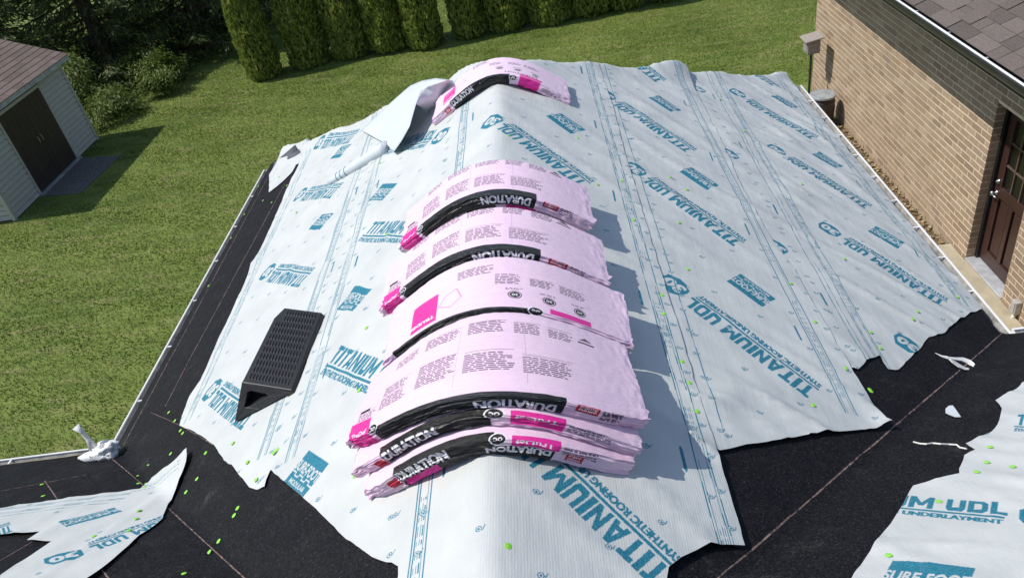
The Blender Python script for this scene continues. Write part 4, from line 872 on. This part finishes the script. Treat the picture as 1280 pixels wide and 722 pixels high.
lawn = mesh_obj('lawn', gv, [(j * nx + i, j * nx + i + 1, (j + 1) * nx + i + 1, (j + 1) * nx + i) for j in range(len(gy) - 1) for i in range(nx - 1)], m_lawn, None, (0, 0, 0), True); tag(lawn, 'mown green lawn', 'lawn', kind='structure')
nb = 800000; per = 3
pts = []
cx = RNG.uniform(-19, 7.5, nb * 2); cy = RNG.uniform(4.2, 30, nb * 2)
d = np.stack([cx, cy, np.full_like(cx, -CZ)], 1) @ CAMR; u = 640 + F * d[:, 0] / -d[:, 2]; vv = 361 - F * d[:, 1] / -d[:, 2]
keep = (u > -70) & (u < 1350) & (vv > -25) & (vv < 760) & ~((cx > 2.4) & (cy < 8.3)) & ~((cx > 4.2) & (cy < 13.6)) & ~((cx < -10.45) & (cx > -14.2) & (cy > 12.8) & (cy < 16.5)) & ~((cx > -6.4) & (cx < 2.0) & (cy < 3.2)) & ~((cx > -10.6) & (cx < -9.45) & (cy > 13.6) & (cy < 15.5))
cx, cy = cx[keep][:nb], cy[keep][:nb]; nb = len(cx); print('blades', nb)
hgt = RNG.uniform(.018, .042, nb); ang = RNG.uniform(0, 2 * np.pi, nb); wdt = RNG.uniform(.005, .009, nb); lean = RNG.uniform(.01, .045, nb); la = ang + RNG.uniform(-1, 1, nb)
st = np.where(np.floor((cy * .93 + cx * .37) / .55) % 2 > .5, 1, -1) * .026
z0 = np.array([gz(a, c) for a, c in zip(cx, cy)]) - .004
A = np.stack([cx - np.cos(ang) * wdt, cy - np.sin(ang) * wdt, z0], 1); Bq = np.stack([cx + np.cos(ang) * wdt, cy + np.sin(ang) * wdt, z0], 1); Cq = np.stack([cx + np.cos(la) * lean + st * .93, cy + np.sin(la) * lean - st * .37, z0 + hgt], 1)
gr = fast_mesh('grass', np.stack([A, Bq, Cq], 1).reshape(-1, 3), np.arange(nb * 3).reshape(-1, 3), m_blade); tag(gr, 'short mown grass blades covering the lawn', 'grass', kind='stuff')
m_conc = simple('cream_concrete', (.42, .37, .27), .9, .2, var=.18, scale=5, bs=.4); m_dirt = simple('leafy_soil', (.17, .125, .075), .95, .1, var=.4, scale=12, bs=.8, bd=.02)
sl_ = MB(); sl_.box((2.0, 3.3, .01), (4.54, 7.95, .035)); tag(bevel(sl_.make('walkway', m_conc), .008, 1), 'cream concrete walk', 'walk', kind='structure')
sl_ = MB(); sl_.box((2.5, 7.96, -.08), (4.54, 13.1, -.07)); tag(sl_.make('soil_strip', m_dirt), 'soil strip', 'soil', kind='structure')
lb = MB()
for i in range(600):
    y = random.uniform(8.0, 13.0); x = 4.54 - abs(random.gauss(0, .14)); r_ = random.uniform(.012, .04); a = random.uniform(0, 6.28); z = -.066 + random.uniform(0, .02); P = [Vector((x + r_ * math.cos(a + q) * s_, y + r_ * math.sin(a + q) * s_, z + random.uniform(0, .025))) for q, s_ in ((0, 1), (1.57, .6), (3.14, 1), (4.71, .6))]
    lb.quad(*P)
tag(lb.make('dead_leaves', tinted('dry_leaf', [(0, (.16, .10, .05)), (.5, (.30, .21, .11)), (1, (.40, .33, .20))], .8, .2)), 'dry leaves and stones along the brick wall', 'leaves', kind='stuff')

# ------------------------------------------------------------------ shed
SX, SY0, SY1 = -10.51, 12.84, 16.47; ZS = 1.80
shd = tag(empty('shed', (SX - 1.6, (SY0 + SY1) / 2, 0)), 'grey sided garden shed with dark double doors at the left edge', 'shed')
m_side = simple('grey_vinyl', (.42, .395, .35), .5, .3, var=.06); m_sdoor = simple('shed_door_paint', (.040, .026, .024), .5, .4, var=.25, scale=5)
core = MB(); core.box((SX - 3.2, SY0 + .02, 0), (SX - .02, SY1 - .02, ZS)); sw = core.make('wall', m_gap_shade, shd)  # dark core colour stands in for the shade in the siding gaps
DA, DB_, DZ = 13.84, 15.41, 1.66
bd = MB(); pitch = .105; k = 0
while k * pitch < ZS:
    z = .03 + k * pitch; z1 = min(z + pitch - .016, ZS + .02)
    for (y0, y1) in (((SY0, SY1),) if z > DZ + .06 else ((SY0, DA - .05), (DB_ + .05, SY1))):
        bd.hexa([(SX - .02, y0, z), (SX + .014, y0, z), (SX + .014, y1, z), (SX - .02, y1, z), (SX - .02, y0, z1), (SX - .016, y0, z1), (SX - .016, y1, z1), (SX - .02, y1, z1)])
    bd.hexa([(SX - 3.2, SY0 - .010, z), (SX - .02, SY0 - .010, z), (SX - .02, SY0 + .02, z), (SX - 3.2, SY0 + .02, z), (SX - 3.2, SY0 + .006, z1), (SX - .02, SY0 + .006, z1), (SX - .02, SY0 + .02, z1), (SX - 3.2, SY0 + .02, z1)]); k += 1
tag(bd.make('siding_boards', m_side, sw), kind='stuff')
for y in (SY0, SY1): MB().box((SX - .05, y - .035, 0), (SX + .018, y + .035, ZS)).make('corner_trim', m_side, shd)
for y0, y1 in ((DA, (DA + DB_) / 2 - .004), ((DA + DB_) / 2 + .004, DB_)):
    p = MB(); p.box((SX - .015, y0, .05), (SX + .016, y1, DZ))
    for q in range(1, 5): yq = y0 + (y1 - y0) * q / 5; p.box((SX + .015, yq - .006, .06), (SX + .019, yq + .006, DZ - .01))
    dd = p.make('shed_door', m_sdoor, shd)
    hy = y1 - .06 if y0 == DA else y0 + .06; MB().tube([(SX + .02, hy, .80), (SX + .05, hy, .82), (SX + .05, hy, .92), (SX + .02, hy, .94)], .008, 6).make('handle', m_steel, dd)
tr = MB(); tr.box((SX - .01, DA - .06, .04), (SX + .02, DA - .005, DZ + .07)); tr.box((SX - .01, DB_ + .005, .04), (SX + .02, DB_ + .06, DZ + .07)); tr.box((SX - .01, DA - .004, DZ + .01), (SX + .019, DB_ + .004, DZ + .07)); tr.make('door_trim', m_side, shd)
tr = MB(); tr.box((SX - .03, DA - .08, .0), (SX + .09, DB_ + .08, .045)); tr.make('door_sill', simple('grey_wood_sill', (.30, .29, .28), .8), shd)
PS = .42; ce = 1 / math.sqrt(1 + PS * PS); XSE, ZSE = SX + .22, 1.93
def sp(s_, y, h=0): return Vector((XSE - s_ * ce + h * PS * ce * 0, y, ZSE + s_ * PS * ce + h))
SR0, SR1 = SY0 - .18, SY1 + .12
rf_ = MB(); rf_.hexa([sp(0, SR0, -.10), sp(2.1, SR0, -.10), sp(2.1, SR1, -.10), sp(0, SR1, -.10), sp(0, SR0), sp(2.1, SR0), sp(2.1, SR1), sp(0, SR1)])
rid = sp(2.1, SR0); rf_.hexa([rid + Vector((0, 0, -.1)), rid + Vector((-2.0, 0, -.9)), rid + Vector((-2.0, SR1 - SR0, -.9)), rid + Vector((0, SR1 - SR0, -.1)), rid, rid + Vector((-2, 0, -.8)), rid + Vector((-2, SR1 - SR0, -.8)), rid + Vector((0, SR1 - SR0, 0))])
sr = rf_.make('roof', simple('grey_fascia', (.36, .36, .36), .6), shd)
gb = MB(); gb.v += [(SX - 3.2, y, ZS) for y in ()]
for y in (SY0 + .03, SY1 - .03):
    n = len(gb.v); gb.v += [(SX - .05, y - .02, ZS), (SX - 3.2, y - .02, ZS), (XSE - 2.1 * ce, y - .02, ZSE + 2.1 * PS * ce - .11), (SX - .05, y + .02, ZS), (SX - 3.2, y + .02, ZS), (XSE - 2.1 * ce, y + .02, ZSE + 2.1 * PS * ce - .11)]; gb.f += [(n, n + 1, n + 2), (n + 5, n + 4, n + 3), (n, n + 3, n + 4, n + 1), (n + 1, n + 4, n + 5, n + 2), (n + 2, n + 5, n + 3, n)]
gb.make('gable', m_side, shd)
m_ss = tinted('shed_shingle', [(0, (.16, .120, .100)), (.4, (.20, .155, .13)), (.7, (.14, .105, .09)), (1, (.23, .18, .155))], .9, .2, 60, .4, .004, .3)
ss = MB()
for k in range(15):
    y = SR0 - random.random() * .2
    while y < SR1:
        wd = random.choice((.2, .3, .33)); y0, y1 = max(y, SR0 - .01), min(y + wd, SR1 + .01)
        if y1 > y0 + .02: ss.hexa([sp(k * .14 - .015, y0 + .002, .003), sp(k * .14 - .015, y1 - .002, .003), sp(k * .14 + .17, y1 - .002, .003), sp(k * .14 + .17, y0 + .002, .003), sp(k * .14 - .015, y0 + .002, .016), sp(k * .14 - .015, y1 - .002, .016), sp(k * .14 + .17, y1 - .002, .006), sp(k * .14 + .17, y0 + .002, .006)])
        y += wd
tag(ss.make('shingles', m_ss, sr), kind='stuff')
pd = MB(); pd.hexa([(-10.40, 13.72, 0), (-9.55, 13.60, 0), (-9.42, 15.22, 0), (-10.40, 15.45, 0), (-10.40, 13.72, .02), (-9.55, 13.60, .02), (-9.42, 15.22, .02), (-10.40, 15.45, .02)]); tag(pd.make('gravel_pad', simple('grey_gravel', (.17, .16, .145), .95, .2, var=.45, scale=30, bs=.8, bd=.02)), 'grey gravel pad before the shed doors', 'pad', kind='structure')

# ------------------------------------------------------------------ trees
def leafmat(name, stops, rough=.55):
    m, nt, b = mat(name, stops[0][1], rough, .3); r = ramp(nt, island_rand(nt), stops); nt.links.new(r.outputs[0], b.inputs['Base Color'])
    tr = nt.nodes.new('ShaderNodeBsdfTranslucent'); nt.links.new(r.outputs[0], tr.inputs[0]); mx = nt.nodes.new('ShaderNodeMixShader'); mx.inputs[0].default_value = .38
    nt.links.new(b.outputs[0], mx.inputs[1]); nt.links.new(tr.outputs[0], mx.inputs[2]); nt.links.new(mx.outputs[0], nt.nodes['Material Output'].inputs['Surface']); return m
m_arb = leafmat('arborvitae_spray', [(0, (.10, .145, .026)), (.45, (.24, .30, .055)), (.94, (.38, .43, .10)), (1, (.34, .25, .11))]); m_core = simple('crown_inner_shade', (.012, .018, .006), .9, .1, var=.3)  # opaque core, its near-black colour paints the shade inside the crown
m_spr = leafmat('spruce_spray', [(0, (.032, .05, .012)), (.5, (.065, .09, .02)), (1, (.15, .19, .05))]); m_bark = simple('bark', (.075, .055, .04), .95, .1, var=.35, scale=14, bs=.8, bd=.03)
m_shr = leafmat('shrub_leaf', [(0, (.07, .105, .02)), (.5, (.13, .18, .036)), (1, (.21, .26, .06))])
def cards(C, Nn, Up, ln, wd):                     # diamond leaf sprays: centre, outward normal, long axis
    S = np.cross(Nn, Up); S /= np.linalg.norm(S, axis=1, keepdims=True) + 1e-9; Up = Up / (np.linalg.norm(Up, axis=1, keepdims=True) + 1e-9)
    a = C - Up * ln[:, None] * .5; b_ = C + S * wd[:, None] * .5 + Up * ln[:, None] * .08 + Nn * wd[:, None] * .15; c = C + Up * ln[:, None] * .5; d_ = C - S * wd[:, None] * .5 + Up * ln[:, None] * .08 - Nn * wd[:, None] * .1
    return np.stack([a, b_, c, d_], 1).reshape(-1, 3), np.arange(len(C) * 4).reshape(-1, 4)
def arb_mesh(seed, H=3.6, Rm=.52, n=13000):
    g = np.random.default_rng(seed); t = g.beta(1.05, 1.25, n); ph = g.uniform(0, 2 * np.pi, n)
    prof = Rm * np.clip((t + .03) / .06, 0, 1) ** .5 * (1 - np.clip((t - .35) / .68, 0, 1) ** 1.7) + .02
    lump = np.array([noise.noise(Vector((math.cos(p) * 1.7 + seed, math.sin(p) * 1.7, q * 7))) * .5 + noise.noise(Vector((math.cos(p) * 5, math.sin(p) * 5 + seed, q * 19))) * .4 for p, q in zip(ph, t)])
    r_ = prof * (1 + .30 * lump) * (1 - .26 * g.random(n) ** 1.5)
    C = np.stack([np.cos(ph) * r_, np.sin(ph) * r_, .02 + t * H], 1); Nn = np.stack([np.cos(ph + g.normal(0, .5, n)), np.sin(ph + g.normal(0, .5, n)), g.normal(.65, .5, n)], 1)
    Up = np.stack([np.cos(ph) * .45 + g.normal(0, .3, n), np.sin(ph) * .45 + g.normal(0, .3, n), np.full(n, 1.0)], 1)
    V, Fq = cards(C, Nn, Up, g.uniform(.08, .17, n), g.uniform(.035, .065, n))
    me = fast_mesh(None, V, Fq, m_arb); me.name = 'arborvitae_crown'
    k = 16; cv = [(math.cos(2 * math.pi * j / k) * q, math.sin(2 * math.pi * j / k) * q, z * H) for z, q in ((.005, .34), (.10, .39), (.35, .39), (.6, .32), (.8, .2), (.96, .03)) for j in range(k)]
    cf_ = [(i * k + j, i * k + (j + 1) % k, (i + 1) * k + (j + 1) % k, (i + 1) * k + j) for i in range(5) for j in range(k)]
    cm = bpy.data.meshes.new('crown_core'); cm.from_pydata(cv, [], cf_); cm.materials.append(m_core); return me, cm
ARB = [arb_mesh(s_) for s_ in (3, 11, 23)]
tk = MB(); tk.tube([(0, 0, 0), (0, 0, .2), (.01, 0, 1.6)], [.07, .055, .03], 8); tkm = bpy.data.meshes.new('trunk'); tkm.from_pydata(tk.v, [], tk.f); tkm.materials.append(m_bark)
arbs = [(-7.1, 18.95), (-6.0, 19.35), (-4.92, 19.45), (-3.93, 19.5), (-2.98, 19.25), (-1.88, 19.5), (-.9, 19.6), (.18, 19.5), (1.15, 19.65), (2.05, 19.7), (3.05, 19.9)]
names_ = ['leftmost tall arborvitae of the clipped row, next to the dark spruces', 'second arborvitae from the left in the row behind the lawn', 'third arborvitae from the left in the row behind the lawn', 'fourth arborvitae from the left in the row behind the lawn', 'fifth arborvitae from the left in the row behind the lawn', 'sixth arborvitae from the left, in line above the loose flap', 'seventh arborvitae from the left, in line above the lone far bundle', 'fourth arborvitae from the right end of the row', 'third arborvitae from the right end of the row', 'second arborvitae from the right end of the row', 'last arborvitae at the right end of the row']
for i, ((x, y), lb_) in enumerate(zip(arbs, names_)):
    o = tag(empty('arborvitae', (x, y, 0)), lb_, 'arborvitae', 'arborvitae row behind the lawn'); s_ = random.uniform(.93, 1.1); me, cm = ARB[i % 3]; rz = random.uniform(0, 6.28)
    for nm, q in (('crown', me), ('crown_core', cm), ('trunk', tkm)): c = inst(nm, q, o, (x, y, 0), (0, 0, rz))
    o.scale = (s_ * random.uniform(.84, .98), s_ * .92, random.uniform(.92, 1.08))
def spruce_mesh(seed, H=9.5, R0=2.7):
    g = np.random.default_rng(seed); limbs = MB(); C, Nn, Up, ln, wd = [], [], [], [], []
    for i in range(95):
        t = (i / 95) ** 1.15; z = .25 + t * H * .95; L = R0 * (1 - t) ** .8 * g.uniform(.75, 1.1) + .15; a = i * 2.399 + g.normal(0, .25); pts_ = []
        for k in range(7):
            q = k / 6; dr = -.28 * L * q ** 1.3 + .20 * L * q ** 3; pts_.append(Vector((math.cos(a) * L * q, math.sin(a) * L * q, max(.1, z + dr))))
        limbs.tube(pts_, [.035 * (1 - .8 * k / 6) * (1 - .5 * t) for k in range(7)], 5, False)
        m_ = int(50 + 150 * L / R0)
        for k in range(m_):
            q = g.uniform(.22, 1.03); i0 = min(5, int(q * 6)); p = pts_[i0].lerp(pts_[i0 + 1], q * 6 - i0); sw = g.normal(0, .15 * L * (1.15 - q) + .06)
            side = Vector((-math.sin(a), math.cos(a), 0)); out = Vector((math.cos(a), math.sin(a), 0)); c = p + side * sw + Vector((0, 0, g.uniform(-.16, .05) - abs(sw) * .25))
            C.append(c); u_ = out * g.uniform(.4, 1) + side * (1.2 * np.sign(sw) * g.random()) + Vector((0, 0, g.uniform(-1.0, .05))); Up.append(u_); Nn.append(Vector((g.normal(0, .5), g.normal(0, .5), 1))); ln.append(g.uniform(.13, .30)); wd.append(g.uniform(.03, .065))
    V, Fq = cards(np.array([tuple(c) for c in C]), np.array([tuple(c) for c in Nn]), np.array([tuple(c) for c in Up]), np.array(ln), np.array(wd))
    me = fast_mesh(None, V, Fq, m_spr); me.name = 'spruce_crown'; lm = bpy.data.meshes.new('limbs'); lm.from_pydata(limbs.v, [], limbs.f); lm.materials.append(m_bark); return me, lm
SPR = [spruce_mesh(s_) for s_ in (5, 17)]
tk = MB(); tk.tube([(0, 0, 0), (.0, .02, .5), (.02, 0, 4), (0, 0, 9.4)], [.26, .2, .13, .02], 10); stm = bpy.data.meshes.new('spruce_trunk'); stm.from_pydata(tk.v, [], tk.f); stm.materials.append(m_bark)
for i, (x, y, s_, lb_) in enumerate([(-14.6, 20.4, .85, 'dark drooping spruce directly behind the shed roof'), (-12.3, 21.6, 1.0, 'dark spruce between the shed and the small lit bush'), (-9.9, 22.6, 1.0, 'large dark spruce nearest the arborvitae row'), (-17.2, 23.5, 1.1, 'spruce at the far upper left corner beyond the shed'), (-14.2, 25.0, 1.15, 'dark spruce in the second line behind the shed spruce'), (-11.2, 26.2, 1.15, 'dark spruce in the second line behind the bushes'), (-7.8, 25.6, 1.1, 'dark spruce in the shade behind the first arborvitae'), (-19.5, 20.5, .9, 'spruce at the left edge beside the shed ridge')]):
    o = tag(empty('spruce_tree', (x, y, 0)), lb_, 'spruce', 'dark spruces at the upper left'); me, lm = SPR[i % 2]; rz = random.uniform(0, 6.28)
    for nm, q in (('crown', me), ('limbs', lm), ('trunk', stm)): inst(nm, q, o, (x, y, 0), (0, 0, rz))
    o.scale = (s_, s_, s_)
def shrub(x, y, R_, H, seed, label, n=4800):
    g = np.random.default_rng(seed); o = tag(empty('shrub', (x, y, 0)), label, 'shrub', 'low bushes in front of the spruces'); C, Nn, Up, ln, wd = [], [], [], [], []
    st_ = MB()
    for k in range(16):
        a = g.uniform(0, 6.28); rr = R_ * g.uniform(.3, .95); tip_ = Vector((math.cos(a) * rr, math.sin(a) * rr, H * (g.uniform(.55, 1) - .35 * (rr / R_) ** 2)))
        st_.tube([Vector((0, 0, 0)), tip_ * .5 + Vector((0, 0, H * .25)), tip_], [.02, .012, .005], 5, False)
        for q in range(n // 16):
            c = tip_ + Vector((g.normal(0, R_ * .2), g.normal(0, R_ * .2), g.normal(-.04, H * .15))); c.z = max(.03, c.z); C.append(tuple(c)); Nn.append((g.normal(0, .6), g.normal(0, .6), 1)); Up.append((math.cos(a) + g.normal(0, .5), math.sin(a) + g.normal(0, .5), -.6 + g.normal(0, .3))); ln.append(g.uniform(.06, .14)); wd.append(g.uniform(.02, .045))
    V, Fq = cards(np.array(C), np.array(Nn), np.array(Up), np.array(ln), np.array(wd)); me = fast_mesh(None, V, Fq, m_shr); inst('foliage', me, o, (x, y, 0)); sm = bpy.data.meshes.new('stems'); sm.from_pydata(st_.v, [], st_.f); sm.materials.append(m_bark); inst('stems', sm, o, (x, y, 0))
shrub(-10.75, 17.75, .75, .75, 1, 'lit bushy shrub just past the shed corner'); shrub(-9.75, 19.2, .6, .85, 2, 'rounded lit shrub midway between shed and arborvitae'); shrub(-11.9, 18.6, .7, 1.3, 3, 'tall loose shrub rising right behind the shed roof edge'); shrub(-10.6, 20.0, .6, .8, 4, 'shaded shrub below the dark spruces')
print('objects', len(bpy.data.objects))
